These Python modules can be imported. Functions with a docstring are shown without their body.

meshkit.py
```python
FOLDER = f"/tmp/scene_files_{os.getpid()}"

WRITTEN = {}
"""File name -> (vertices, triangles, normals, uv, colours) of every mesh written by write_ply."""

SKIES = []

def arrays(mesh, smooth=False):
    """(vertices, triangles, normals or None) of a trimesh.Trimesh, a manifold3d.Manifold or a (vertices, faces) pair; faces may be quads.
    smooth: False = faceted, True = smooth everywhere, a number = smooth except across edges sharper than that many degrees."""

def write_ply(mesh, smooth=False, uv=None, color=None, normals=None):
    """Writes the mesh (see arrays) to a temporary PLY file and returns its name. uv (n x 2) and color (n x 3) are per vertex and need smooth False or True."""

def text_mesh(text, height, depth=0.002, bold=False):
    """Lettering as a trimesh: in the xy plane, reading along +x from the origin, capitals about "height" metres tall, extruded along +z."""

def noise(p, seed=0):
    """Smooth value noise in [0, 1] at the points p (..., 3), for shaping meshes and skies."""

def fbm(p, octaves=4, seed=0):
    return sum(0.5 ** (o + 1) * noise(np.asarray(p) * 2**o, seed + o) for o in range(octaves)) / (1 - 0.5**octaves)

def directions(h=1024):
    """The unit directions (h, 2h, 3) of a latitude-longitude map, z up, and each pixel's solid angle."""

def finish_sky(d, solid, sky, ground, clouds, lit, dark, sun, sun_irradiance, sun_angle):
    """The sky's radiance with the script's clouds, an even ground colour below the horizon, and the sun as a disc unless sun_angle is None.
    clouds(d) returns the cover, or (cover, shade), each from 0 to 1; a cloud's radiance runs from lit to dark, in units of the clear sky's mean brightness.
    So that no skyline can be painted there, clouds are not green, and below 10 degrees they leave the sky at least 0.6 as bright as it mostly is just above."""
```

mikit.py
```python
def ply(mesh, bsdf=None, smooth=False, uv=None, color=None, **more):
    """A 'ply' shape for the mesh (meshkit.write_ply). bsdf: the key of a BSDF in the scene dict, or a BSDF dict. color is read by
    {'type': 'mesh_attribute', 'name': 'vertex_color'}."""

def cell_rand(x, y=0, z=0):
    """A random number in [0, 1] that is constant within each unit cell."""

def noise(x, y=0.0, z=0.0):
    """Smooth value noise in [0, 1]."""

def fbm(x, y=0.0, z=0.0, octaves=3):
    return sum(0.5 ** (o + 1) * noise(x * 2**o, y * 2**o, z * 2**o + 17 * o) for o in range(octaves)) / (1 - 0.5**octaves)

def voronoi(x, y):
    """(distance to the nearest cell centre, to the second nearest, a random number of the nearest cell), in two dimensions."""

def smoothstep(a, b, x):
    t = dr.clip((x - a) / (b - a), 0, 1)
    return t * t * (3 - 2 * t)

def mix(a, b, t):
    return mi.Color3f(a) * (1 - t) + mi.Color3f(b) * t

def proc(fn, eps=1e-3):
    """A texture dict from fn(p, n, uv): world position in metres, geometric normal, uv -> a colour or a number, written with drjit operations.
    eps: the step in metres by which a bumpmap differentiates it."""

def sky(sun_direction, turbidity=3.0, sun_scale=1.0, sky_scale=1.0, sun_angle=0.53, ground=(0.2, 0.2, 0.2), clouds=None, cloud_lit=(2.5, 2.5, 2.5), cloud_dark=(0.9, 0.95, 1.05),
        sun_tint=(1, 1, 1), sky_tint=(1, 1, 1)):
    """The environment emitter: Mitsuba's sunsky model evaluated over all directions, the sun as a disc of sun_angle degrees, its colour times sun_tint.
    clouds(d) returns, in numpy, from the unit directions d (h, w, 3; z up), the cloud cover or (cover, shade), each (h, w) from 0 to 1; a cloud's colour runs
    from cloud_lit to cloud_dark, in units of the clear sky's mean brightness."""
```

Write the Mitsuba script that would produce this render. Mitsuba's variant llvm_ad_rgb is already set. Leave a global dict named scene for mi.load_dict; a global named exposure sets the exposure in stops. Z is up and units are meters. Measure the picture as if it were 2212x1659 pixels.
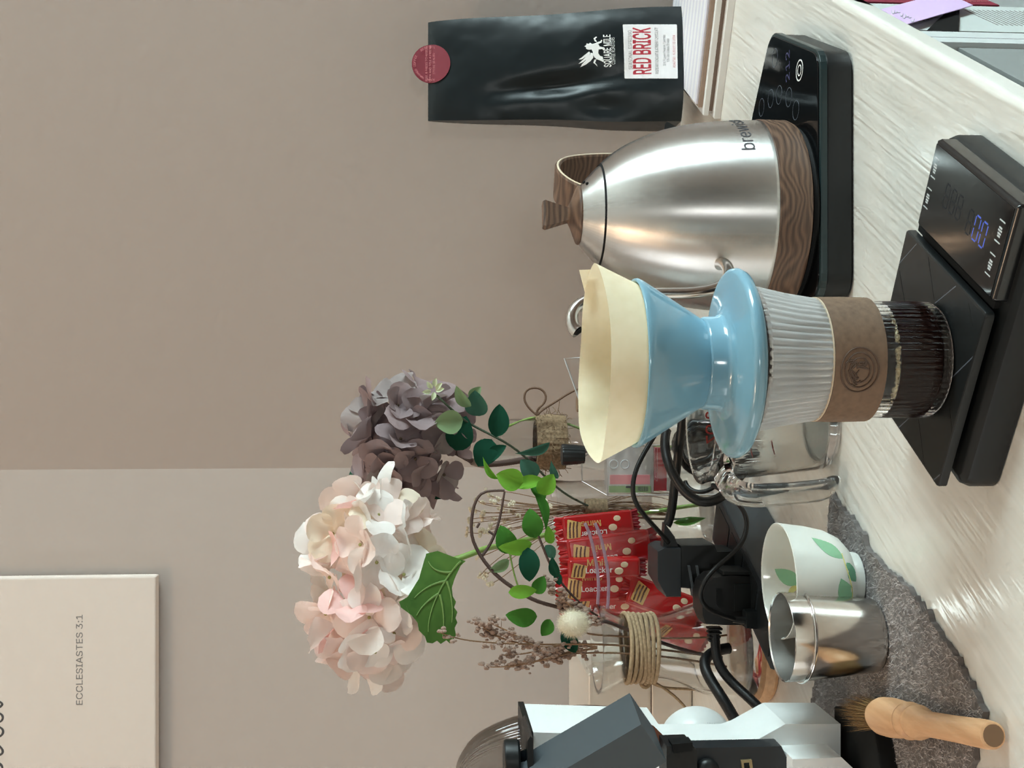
import math, random
import numpy as np, trimesh, shapely, shapely.geometry as sg
import mitsuba as mi, mikit, meshkit
from mikit import proc, noise, fbm, smoothstep, mix, voronoi
import drjit as dr
import manifold3d as m3
T4 = mi.ScalarTransform4f
random.seed(7); rng = np.random.default_rng(7)
scene, labels = {}, {}

# ------------------------------------------------------------------ camera, light, exposure
FPX, PITCH, CZ, TABLE = 2457.0, math.radians(4.42), 1.07, 0.75
scene['camera'] = {'type': 'perspective', 'fov': 2 * math.degrees(math.atan(1106 / FPX)), 'fov_axis': 'x', 'near_clip': 0.02, 'far_clip': 50,
    'to_world': T4().look_at(origin=[0, 0, CZ], target=[0, math.cos(PITCH), CZ - math.sin(PITCH)], up=[1, 0, 0])}   # the phone was held on its side
exposure = 0.52
DAY = [13.4, 17.0, 17.4]          # daylight in the side window
DAY2 = [50.0, 51.5, 50.0]           # daylight in the window behind the photographer
DAY3 = [2.4, 2.5, 2.5]           # daylight in the left window
WARM = [58.0, 40.0, 26.0]        # bulbs of the ceiling lamp

# ------------------------------------------------------------------ measuring helpers: where a sight line meets a plane
def sight(x, y):
    du, dv = 829.5 - y, x - 1106.0
    return np.array([du, FPX * math.cos(PITCH) - dv * math.sin(PITCH), -dv * math.cos(PITCH) - FPX * math.sin(PITCH)])
def on(x, y, z=TABLE):
    d = sight(x, y); return d * ((z - CZ) / d[2]) + [0, 0, CZ]
def at(x, y, Y):
    d = sight(x, y); return d * (Y / d[1]) + [0, 0, CZ]
def zat(x, Y): return at(x, 829.5, Y)[2]
def px(n, Y, z=0.9): return n * (Y * math.cos(PITCH) - (z - CZ) * math.sin(PITCH)) / FPX

# ------------------------------------------------------------------ mesh helpers
def TM(v, f): return trimesh.Trimesh(np.asarray(v, float), np.asarray(f, int), process=False)
def cat(ms): return trimesh.util.concatenate(ms)
def move(m, d): m = m.copy(); m.apply_translation(d); return m
def xf(m, M): m = m.copy(); m.apply_transform(M); return m
def frame(o, x, y, z=None):
    x, y = np.asarray(x, float), np.asarray(y, float); z = np.cross(x, y) if z is None else np.asarray(z, float)
    M = np.eye(4); M[:3, 0], M[:3, 1], M[:3, 2], M[:3, 3] = x, y, z, o; return M
def rotz(a): return trimesh.transformations.rotation_matrix(a, [0, 0, 1])
def rot(a, ax): return trimesh.transformations.rotation_matrix(a, ax)
def unit(v): v = np.asarray(v, float); return v / max(np.linalg.norm(v), 1e-12)
def lathe(prof, n=64, c=(0, 0, 0), closed=False, mod=None):
    """Profile of (r, z) turned round z; ends on the axis are closed to a point. mod(angle, r, z) -> r."""
    prof = np.asarray(prof, float); a = np.arange(n) * 2 * np.pi / n; v, rows = [], []
    for r, z in prof:
        if r < 1e-7: rows.append([len(v)]); v.append([0, 0, z])
        else:
            rr = mod(a, r, z) if mod else np.full(n, r)
            rows.append(list(range(len(v), len(v) + n))); v += np.stack([rr * np.cos(a), rr * np.sin(a), np.full(n, z)], 1).tolist()
    f = []; pairs = list(zip(rows[:-1], rows[1:])) + ([(rows[-1], rows[0])] if closed else [])
    for A, B in pairs:
        for i in range(n):
            j = (i + 1) % n
            if len(A) > 1 and len(B) > 1: f += [[A[i], A[j], B[j]], [A[i], B[j], B[i]]]
            elif len(A) > 1: f.append([A[i], A[j], B[0]])
            elif len(B) > 1: f.append([A[0], B[j], B[i]])
    m = TM(np.asarray(v) + np.asarray(c), f); return m
def loft(rings, cap0=True, cap1=True, closed=False):
    """Rings (k, n, 3) joined in order."""
    R = np.asarray(rings, float); k, n, _ = R.shape; v = R.reshape(-1, 3); f = []
    for i in range(k if closed else k - 1):
        for j in range(n):
            a, b = i * n + j, i * n + (j + 1) % n; c, d = ((i + 1) % k) * n + j, ((i + 1) % k) * n + (j + 1) % n
            f += [[a, b, d], [a, d, c]]
    v = v.tolist()
    if not closed:
        if cap0: v.append(R[0].mean(0)); f += [[(j + 1) % n, j, len(v) - 1] for j in range(n)]
        if cap1: v.append(R[-1].mean(0)); o = (k - 1) * n; f += [[o + j, o + (j + 1) % n, len(v) - 1] for j in range(n)]
    return TM(v, f)
def spline(pts, n=40):
    p = np.asarray(pts, float)
    if len(p) < 3: return p[0] + np.linspace(0, 1, n)[:, None] * (p[-1] - p[0])
    from scipy.interpolate import CubicSpline
    t = np.r_[0, np.cumsum(np.linalg.norm(np.diff(p, axis=0), axis=1) ** .6)]
    return CubicSpline(t, p)(np.linspace(0, t[-1], n))
def tube(pts, r, sides=10, closed=False, smooth=0, flat=1.0, ref=None):
    p = spline(pts, smooth) if smooth else np.asarray(pts, float); k = len(p)
    r = np.broadcast_to(np.interp(np.linspace(0, 1, k), np.linspace(0, 1, len(r)), r) if np.ndim(r) else r, (k,))
    t = np.gradient(p, axis=0) if not closed else np.roll(p, -1, 0) - np.roll(p, 1, 0)
    t /= np.linalg.norm(t, axis=1, keepdims=True) + 1e-12
    a = unit(np.cross(t[0], ref if ref is not None else ([0, 0, 1] if abs(t[0][2]) < .9 else [1, 0, 0]))); rings = []
    for i in range(k):
        if ref is not None: a = unit(np.cross(t[i], ref))
        else: a = unit(a - t[i] * (a @ t[i]))
        b = np.cross(t[i], a); ang = np.arange(sides) * 2 * np.pi / sides
        rings.append(p[i] + r[i] * (np.cos(ang)[:, None] * a + flat * np.sin(ang)[:, None] * b))
    return loft(rings, closed=closed)
def from_manifold(m):
    q = m.to_mesh(); return TM(q.vert_properties[:, :3], q.tri_verts)
def hull(pts): return trimesh.Trimesh(np.asarray(pts, float)).convex_hull if False else trimesh.convex.convex_hull(np.asarray(pts, float))
def rbox(size, c=(0, 0, 0), r=.003, seg=3):
    """Box with rounded edges."""
    s = np.asarray(size, float) / 2; r = min(r, s.min() * .98); a = np.linspace(0, np.pi / 2, seg + 1); pts = []
    for sx in (-1, 1):
        for sy in (-1, 1):
            for sz in (-1, 1):
                for u in a:
                    for w in a:
                        d = np.array([math.cos(u) * math.cos(w), math.cos(u) * math.sin(w), math.sin(u)]); pts.append((s - r + r * d) * [sx, sy, sz])
    return move(hull(pts), c)
def hbox(size, c=(0, 0, 0), b=.001):
    """Box with small chamfers."""
    s = np.asarray(size, float) / 2; pts = []
    for sx in (-1, 1):
        for sy in (-1, 1):
            for sz in (-1, 1):
                for k in range(3):
                    q = s.copy(); q -= b; q[k] += b; pts.append(q * [sx, sy, sz])
    return move(hull(pts), c)
def slab(poly, z0, z1, b=0.0, n=2):
    """Convex outline (shapely) as a plate with a rounded top edge."""
    pts = [[x, y, z0] for x, y in poly.exterior.coords]
    if b:
        for k in range(n + 1):
            a = k / n * math.pi / 2; q = poly.buffer(-b * (1 - math.cos(a)) - 1e-6)
            pts += [[x, y, z1 - b + b * math.sin(a)] for x, y in q.exterior.coords]
    else: pts += [[x, y, z1] for x, y in poly.exterior.coords]
    return hull(pts)
def extr(poly, h): return trimesh.creation.extrude_polygon(poly, h, engine='earcut')
def rpoly(pts, r): return sg.Polygon(pts).buffer(-r).buffer(r, quad_segs=6)
def grid(fn, nu, nv, u=(0, 1), w=(0, 1)):
    U, W = np.meshgrid(np.linspace(*u, nu), np.linspace(*w, nv), indexing='ij'); v = fn(U, W).reshape(-1, 3); f = []
    for i in range(nu - 1):
        for j in range(nv - 1):
            a = i * nv + j; f += [[a, a + nv, a + nv + 1], [a, a + nv + 1, a + 1]]
    return TM(v, f)
def S4(M): return T4(np.asarray(M, float).tolist())
def text(s, h, o, x, y, depth=.0003, sx=1.0, bold=False, center=True, mirror=False):
    m = meshkit.text_mesh(s, h, 1.0, bold); v = m.vertices.copy(); v[:, 0] *= sx
    if center: v[:, 0] -= (v[:, 0].min() + v[:, 0].max()) / 2
    if mirror: v[:, 0] *= -1
    x, y = unit(x), unit(y); z = np.cross(x, y)
    f = m.faces[:, ::-1] if mirror else m.faces
    return TM(np.asarray(o) + v[:, :1] * x + v[:, 1:2] * y + (v[:, 2:] * depth) * z, f)

# ------------------------------------------------------------------ scene helpers
def numbered(key):
    k, i = key, 0
    while k in scene or k in labels or any(q.startswith(k + '__') for q in scene): i += 1; k = f'{key}_{i:03d}'
    return k
def thing(name, label, category, group=None):
    k = numbered(name); labels[k] = {'label': label, 'category': category}
    if group: labels[k]['group'] = group
    return k
def put(name, mesh, bsdf, parent=None, smooth=30, label=None, kind=None, **kw):
    """One entry of the scene. mesh may be a mesh or a finished shape dict."""
    k = numbered(f'{parent}__{name}') if parent else (name if name in labels and name not in scene else numbered(name))
    scene[k] = dict(mesh) if isinstance(mesh, dict) else mikit.ply(mesh, bsdf, smooth=smooth, **kw)
    if label or kind:
        labels.setdefault(k, {})
        if label: labels[k]['label'] = label
        if kind: labels[k]['kind'] = kind
    return k
def struct(name, mesh, bsdf, parent=None, smooth=False, **kw):
    k = put(name, mesh, bsdf, parent, smooth, **kw)
    if not parent: labels[k] = {'kind': 'structure'}
    return k
def mat(name, d): scene[name] = d; return name
def rgb(*c): return {'type': 'rgb', 'value': list(c)}
def pl(name, c, rough=.5, two=True, **kw):
    c = c if isinstance(c, dict) else rgb(*c)
    b = {'type': 'principled', 'base_color': c, 'roughness': rough, **kw}
    return mat(name, {'type': 'twosided', 'b': b} if two else b)
def bump(name, base, fn, scale=1.0, eps=1e-3):
    return mat(name, {'type': 'twosided', 'b': {'type': 'bumpmap', 'arbitrary': proc(fn, eps), 'scale': scale, 'bsdf': base}})

# ------------------------------------------------------------------ materials
bump('m_wall', {'type': 'principled', 'base_color': rgb(.445, .379, .342), 'roughness': .75}, lambda p, n, uv: fbm(p.x * 130, p.y * 130, p.z * 130, 2) * .00032, 1.0, 2e-3)
pl('m_wall_fill_cut', (.10, .095, .095), .8)  # dark colour made up to cut fill light from behind the camera
pl('m_ceiling', (.74, .71, .67), .9)
mat('m_floor', {'type': 'twosided', 'b': {'type': 'principled', 'roughness': .45, 'base_color': proc(lambda p, n, uv: mix((.12, .08, .06), (.22, .15, .11), fbm(p.x * 40, p.y * 3, 0, 3)))}})
EX, EY = np.array([.479, .878]), np.array([-.878, .479])       # along the table's front edge, and into the table
def strokes(p, n, uv):
    a, b = p.x * .479 + p.y * .878, p.y * .479 - p.x * .878
    return fbm(a * 16, b * 420, 3, 2) * .00050 + fbm(a * 7, b * 60, 7, 2) * .00055
mat('m_table', {'type': 'twosided', 'b': {'type': 'bumpmap', 'arbitrary': proc(strokes, 6e-4), 'scale': 1.0, 'bsdf':
    {'type': 'principled', 'roughness': .23, 'specular': .55, 'base_color': proc(lambda p, n, uv: mix((.73, .71, .66), (.635, .61, .555),
     fbm((p.x * .479 + p.y * .878) * 12, (p.y * .479 - p.x * .878) * 240, 1, 3)))}}})
def grain(p, n, uv):
    q = fbm(p.x * 22 + 3, p.y * 22, p.z * 30, 3); w = dr.sin(p.z * 1250 + q * 42 + noise(p.x * 60, p.y * 60, 5) * 5) * .5 + .5
    return mix((.048, .027, .019), (.185, .108, .070), dr.clip(w * .55 + fbm(p.x * 60, p.y * 60, p.z * 900, 2) * .55 - .12, 0, 1))
mat('m_walnut', {'type': 'twosided', 'b': {'type': 'principled', 'roughness': .42, 'base_color': proc(grain)}})
mat('m_beech', {'type': 'twosided', 'b': {'type': 'principled', 'roughness': .45, 'base_color': proc(lambda p, n, uv: mix((.50, .26, .12), (.74, .46, .26),
    fbm(p.x * 260, p.y * 24, p.z * 260, 3)))}})
pl('m_beech_end', (.17, .095, .05), .7)
mat('m_steel', {'type': 'twosided', 'b': {'type': 'roughconductor', 'material': 'none', 'specular_reflectance': rgb(.70, .69, .67), 'distribution': 'ggx', 'alpha_u': .055, 'alpha_v': .24}})
mat('m_steel_polished', {'type': 'twosided', 'b': {'type': 'roughconductor', 'material': 'none', 'specular_reflectance': rgb(.72, .70, .67), 'distribution': 'ggx', 'alpha': .022}})
mat('m_steel_brushed', {'type': 'twosided', 'b': {'type': 'roughconductor', 'material': 'none', 'specular_reflectance': rgb(.34, .33, .31), 'distribution': 'ggx', 'alpha': .26}})
mat('m_glass', {'type': 'dielectric', 'int_ior': 1.5, 'specular_transmittance': rgb(.985, .99, .985)})
mat('m_glass_thin', {'type': 'dielectric', 'int_ior': 1.36})
mat('m_clear', {'type': 'thindielectric', 'int_ior': 1.45})
mat('m_smoke', {'type': 'thindielectric', 'int_ior': 1.45, 'specular_transmittance': rgb(.62, .60, .58)})
pl('m_ceramic_blue', (.18, .352, .45), .12, clearcoat=.7, clearcoat_gloss=.95, specular=.55)
pl('m_ceramic_white', (.64, .655, .61), .13, clearcoat=.5, clearcoat_gloss=.95)
mat('m_filter', {'type': 'principledthin', 'base_color': proc(lambda p, n, uv: mix((.80, .71, .50), (.88, .80, .61), fbm(p.x * 150, p.y * 150, p.z * 150, 3))), 'roughness': .8, 'diff_trans': .55})
mat('m_fog', {'type': 'principledthin', 'base_color': rgb(.92, .92, .91), 'roughness': .35, 'spec_trans': .38, 'eta': 1.25, 'diff_trans': 1.0})
mat('m_cork_leather', {'type': 'twosided', 'b': {'type': 'principled', 'roughness': .62, 'base_color': proc(lambda p, n, uv: mix((.115, .070, .044), (.19, .118, .074), fbm(p.x * 330, p.y * 330, p.z * 330, 3)))}})
pl('m_leather_edge', (.56, .46, .34), .7)
pl('m_leather_mark', (.080, .048, .033), .6)
pl('m_black_frame', (.004, .005, .006), .16, specular=.7)
pl('m_coffee', (.012, .0030, .0018), .15, specular=.06)
pl('m_coffee_red', (.16, .020, .008), .1)
mat('m_foam', {'type': 'twosided', 'b': {'type': 'principled', 'roughness': .2, 'base_color': rgb(.72, .60, .36)}})
pl('m_black', (.0065, .0080, .0088), .42, specular=.35)
pl('m_black_satin', (.0085, .0100, .0105), .36, specular=.38)
pl('m_black_gloss', (.0035, .0042, .0050), .06, specular=.38)
pl('m_black_soft', (.0045, .005, .0052), .7, specular=.2)
pl('m_navy', (.012, .0155, .019), .40, specular=.4)
pl('m_charcoal', (.055, .068, .077), .5, specular=.4)
pl('m_rubber', (.006, .0062, .0068), .42, specular=.4)
pl('m_white_plastic', (.80, .83, .82), .32)
pl('m_white_paint', (.58, .615, .61), .35)
pl('m_panel_in_shade', (.235, .25, .245), .6)  # white panel's shade under the table, put into its grey
pl('m_teal_edge', (.014, .027, .029), .3, specular=.4)
pl('m_print_white', (.82, .82, .80), .5)
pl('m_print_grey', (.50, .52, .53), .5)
pl('m_print_faint', (.075, .085, .105), .4)
pl('m_print_faint_blue', (.04, .04, .10), .4)
pl('m_print_dark', (.05, .05, .055), .6)
pl('m_print_midgrey', (.19, .175, .17), .7)
pl('m_print_red', (.36, .02, .035), .5)
pl('m_glass_red', (.48, .045, .035), .5)
mat('m_led', {'type': 'diffuse', 'reflectance': rgb(.1, .15, .6)})
mat('m_led_off', {'type': 'diffuse', 'reflectance': rgb(.028, .03, .034)})
bump('m_bag', {'type': 'principled', 'base_color': rgb(.0042, .0082, .0098), 'roughness': .35, 'specular': .40}, lambda p, n, uv: fbm(p.x * 30, p.y * 30, p.z * 22, 3) * .0024, 1.0, 2e-3)
pl('m_bag_crinkle', (.004, .006, .007), .14, specular=.5)
pl('m_sticker', (.19, .020, .034), .5)
pl('m_label_paper', (.74, .71, .71), .5)
mat('m_canvas', {'type': 'twosided', 'b': {'type': 'bumpmap', 'arbitrary': proc(lambda p, n, uv: noise(p.x * 900, p.y * 900, p.z * 900) * .0002, 5e-4), 'bsdf': {'type': 'principled', 'roughness': .85, 'base_color': rgb(.69, .605, .545)}}})
pl('m_canvas_side', (.56, .50, .50), .85)
mat('m_stripe', {'type': 'twosided', 'b': {'type': 'principled', 'roughness': .6, 'base_color': proc(lambda p, n, uv: mix((.80, .79, .80), (.68, .66, .74), smoothstep(.35, .65, dr.sin((p.x * .479 + p.y * .878) * 420) * .5 + .5)))}})
pl('m_paper', (.80, .79, .77), .7)
pl('m_kraft', (.33, .235, .18), .7)
pl('m_kraft_dark', (.25, .18, .145), .7)
pl('m_pink_note', (.60, .44, .68), .6)
pl('m_page', (.47, .505, .49), .7)
pl('m_book_red', (.22, .022, .045), .6)
mat('m_felt', {'type': 'twosided', 'b': {'type': 'principled', 'roughness': .95, 'base_color': proc(lambda p, n, uv: mix((.055, .048, .046), (.16, .145, .14), fbm(p.x * 330, p.y * 330, 0, 3)))}})
pl('m_felt_fibre', (.54, .505, .495), .95)
mat('m_jute', {'type': 'twosided', 'b': {'type': 'principled', 'roughness': .9, 'base_color': proc(lambda p, n, uv: mix((.11, .068, .037), (.34, .235, .14), fbm(p.x * 500, p.y * 500, p.z * 500, 2)))}})
mat('m_jute_light', {'type': 'twosided', 'b': {'type': 'principled', 'roughness': .9, 'base_color': proc(lambda p, n, uv: mix((.24, .16, .085), (.53, .39, .25), fbm(p.x * 500, p.y * 500, p.z * 500, 2)))}})
pl('m_string', (.17, .10, .065), .9)
pl('m_cork', (.20, .13, .08), .85)
pl('m_bottle_red', (.24, .012, .022), .3)
pl('m_silver', (.55, .53, .52), .3, metallic=.7)
pl('m_pack_pink', (.60, .22, .24), .5)
pl('m_pack_green', (.20, .30, .13), .5)
pl('m_wafer_red', (.40, .009, .011), .22, specular=.6)
pl('m_wafer_dark', (.25, .006, .014), .25, specular=.6)
pl('m_wafer_gold', (.62, .38, .14), .3)
pl('m_wafer_choc', (.10, .035, .02), .4)
pl('m_cream_hazel', (.72, .58, .40), .5)
mat('m_zip', {'type': 'principledthin', 'base_color': rgb(.74, .62, .74), 'roughness': .25, 'spec_trans': .55, 'eta': 1.3, 'diff_trans': .8})
pl('m_box_cream', (.60, .545, .475), .16, clearcoat=.4, clearcoat_gloss=.9)
pl('m_box_seam', (.13, .09, .07), .5)
pl('m_residue', (.16, .055, .03), .4)
for nm, c in dict(white=(.93, .90, .87), blush=(.92, .79, .74), pink=(.91, .63, .60), cream=(.90, .81, .67)).items():
    mat('m_petal_' + nm, {'type': 'principledthin', 'base_color': rgb(*c), 'roughness': .6, 'diff_trans': .55})
for nm, c in dict(mauve=(.37, .285, .29), dusk=(.32, .25, .258), grey=(.39, .335, .325)).items():
    mat('m_petal_' + nm, {'type': 'principledthin', 'base_color': rgb(*c), 'roughness': .6, 'diff_trans': .5})
pl('m_floret_eye', (.30, .28, .10), .6)
pl('m_floret_eye_dark', (.11, .08, .05), .6)
for nm, c in dict(bright=(.17, .40, .05), mid=(.06, .20, .035), dark=(.016, .075, .045), sage=(.26, .38, .20), teal=(.07, .18, .13), pale=(.66, .74, .50)).items():
    mat('m_leaf_' + nm, {'type': 'principledthin', 'base_color': rgb(*c), 'roughness': .38, 'diff_trans': .5})
mat('m_leaf_big', {'type': 'principledthin', 'base_color': proc(lambda p, n, uv: mix((.040, .105, .028), (.105, .215, .05), fbm(p.x * 60, p.y * 60, p.z * 60, 3))), 'roughness': .5, 'diff_trans': .5})
pl('m_leaf_vein', (.13, .235, .06), .5)
pl('m_stem_green', (.23, .36, .09), .5)
pl('m_stem_dark', (.05, .075, .045), .6)
pl('m_twig', (.085, .05, .042), .7)
pl('m_dry_stem', (.28, .17, .10), .8)
pl('m_dry_bud', (.33, .235, .19), .9)
pl('m_gyp', (.70, .62, .47), .9)
pl('m_bunny', (.74, .68, .54), .95)
pl('m_bristle', (.20, .115, .04), .7)
pl('m_brass', (.35, .27, .15), .35, metallic=.6)
pl('m_bowl_leaf', (.21, .43, .26), .3)
pl('m_bowl_leaf_dark', (.10, .27, .165), .3)
pl('m_bowl_stem', (.50, .48, .18), .3)
pl('m_frame', (.75, .75, .73), .4)

# ------------------------------------------------------------------ the room
CORNER = np.array([-.117, 1.6]); ANG = math.radians(-22)
WD = np.array([math.cos(ANG), math.sin(ANG)]); WN = np.array([WD[1], -WD[0]])      # along the angled wall, and out of it into the room
RX, LX, FY, CEIL = 1.9, -2.2, -2.6, 2.5
def wallbox(a, b, th, z0=0.0, z1=CEIL):
    a, b = np.asarray(a, float), np.asarray(b, float); d = unit(b - a); n = np.array([-d[1], d[0]]) * th
    return extr(sg.Polygon([a, b, b + n, a + n]), z1 - z0).apply_translation([0, 0, z0])
E1 = CORNER + WD * ((RX + .05 - CORNER[0]) / WD[0])
struct('floor', trimesh.creation.box(bounds=[[LX - .1, FY - .1, -.1], [RX + .1, 1.75, 0]]), 'm_floor')
struct('ceiling', trimesh.creation.box(bounds=[[LX - .1, FY - .1, CEIL], [RX + .1, 1.75, CEIL + .1]]), 'm_ceiling')
struct('wall_back', wallbox([LX, 1.6], CORNER, .1), 'm_wall')
struct('wall_angled', wallbox(CORNER, E1, .1), 'm_wall')
def wall_with_hole(lo, hi, axis, h0, h1, z0, z1):
    """A wall box with a rectangular opening, along y (axis 1) or x (axis 0)."""
    lo, hi = np.array(lo, float), np.array(hi, float)
    hl, hh = lo - .05, hi + .05; hl[axis], hh[axis] = h0, h1; hl[2], hh[2] = z0, z1
    A = m3.Manifold.cube((hi - lo).tolist()).translate(lo.tolist()); B = m3.Manifold.cube((hh - hl).tolist()).translate(hl.tolist())
    return from_manifold(A - B)
HY0, HY1, HZ0, HZ1 = -.55, .35, .95, 2.05
WY0, WY1, WZ0, WZ1 = .05, 1.02, .95, 2.15
struct('wall_left', wall_with_hole([LX - .1, FY, 0], [LX, 1.7, CEIL], 1, HY0, HY1, HZ0, HZ1), 'm_wall')
struct('wall_right', wall_with_hole([RX, FY, 0], [RX + .1, 1.7, CEIL], 1, WY0, WY1, WZ0, WZ1), 'm_wall')
VX0, VX1, VZ0, VZ1 = -.12, .17, .83, 1.15
struct('wall_front', wall_with_hole([LX - .1, FY - .1, 0], [RX + .1, FY, CEIL], 0, VX0, VX1, VZ0, VZ1), 'm_wall_fill_cut')  # unseen wall, given a dark colour to hold back frontal light
def window(name, axis, h0, h1, z0, z1, plane, out, rad):
    k = name; labels[k] = {'kind': 'structure'}
    def bx(a0, a1, c0, c1, d0, d1):
        lo, hi = [0, 0, c0], [0, 0, c1]; lo[axis], hi[axis] = a0, a1; o = 1 - axis
        lo[o], hi[o] = min(plane + out * d0, plane + out * d1), max(plane + out * d0, plane + out * d1)
        return trimesh.creation.box(bounds=[lo, hi])
    w = .04; mid = (h0 + h1) / 2
    put('frame', cat([bx(h0, h1, z0, z0 + w, .02, .07), bx(h0, h1, z1 - w, z1, .02, .07), bx(h0, h0 + w, z0 + w, z1 - w, .02, .07), bx(h1 - w, h1, z0 + w, z1 - w, .02, .07)]), 'm_frame', k, False)
    put('mullion', bx(mid - .02, mid + .02, z0 + w, z1 - w, .025, .065), 'm_frame', k, False)
    q = [[h0 + w, z0 + w], [h1 - w, z0 + w], [h1 - w, z1 - w], [h0 + w, z1 - w]]; v = np.zeros((4, 3)); v[:, axis] = [a for a, _ in q]; v[:, 1 - axis] = plane + out * .045; v[:, 2] = [b for _, b in q]
    f = [[0, 1, 2], [0, 2, 3]]; nrm = np.cross(v[1] - v[0], v[2] - v[0])
    if nrm[1 - axis] * out > 0: f = [x[::-1] for x in f]
    scene[k + '__pane'] = mikit.ply(TM(v, f), {'type': 'diffuse', 'reflectance': rgb(.1, .1, .1)}, emitter={'type': 'area', 'radiance': rgb(*rad)})
window('window_1', 1, WY0, WY1, WZ0, WZ1, RX, 1, DAY)
window('window_3', 1, HY0, HY1, HZ0, HZ1, LX, -1, DAY3)
window('window_2', 0, VX0, VX1, VZ0, VZ1, FY, -1, DAY2)
# ceiling lamp, upper left, with three bulbs
k = thing('ceiling_lamp', 'white ceiling lamp with three warm bulbs, out of the frame at upper left', 'lamp')
LC = np.array([-.80, .0, CEIL])
put('rose', lathe([(0, 0), (.07, 0), (.075, -.01), (.07, -.03), (0, -.032)], 32, LC), 'm_frame', k)
for i in range(3):
    a = i * 2.1 + .4; e = LC + [.22 * math.cos(a), .22 * math.sin(a), -.12]
    put('arm', tube([LC + [0, 0, -.03], LC + [.12 * math.cos(a), .12 * math.sin(a), -.06], e], .006, 8, smooth=10), 'm_frame', k)
    b = trimesh.creation.icosphere(2, .045); b.apply_translation(e + [0, 0, -.03])
    scene[numbered(k + '__bulb')] = mikit.ply(b, {'type': 'diffuse', 'reflectance': rgb(.5, .5, .5)}, smooth=True, emitter={'type': 'area', 'radiance': rgb(*WARM)})

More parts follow.
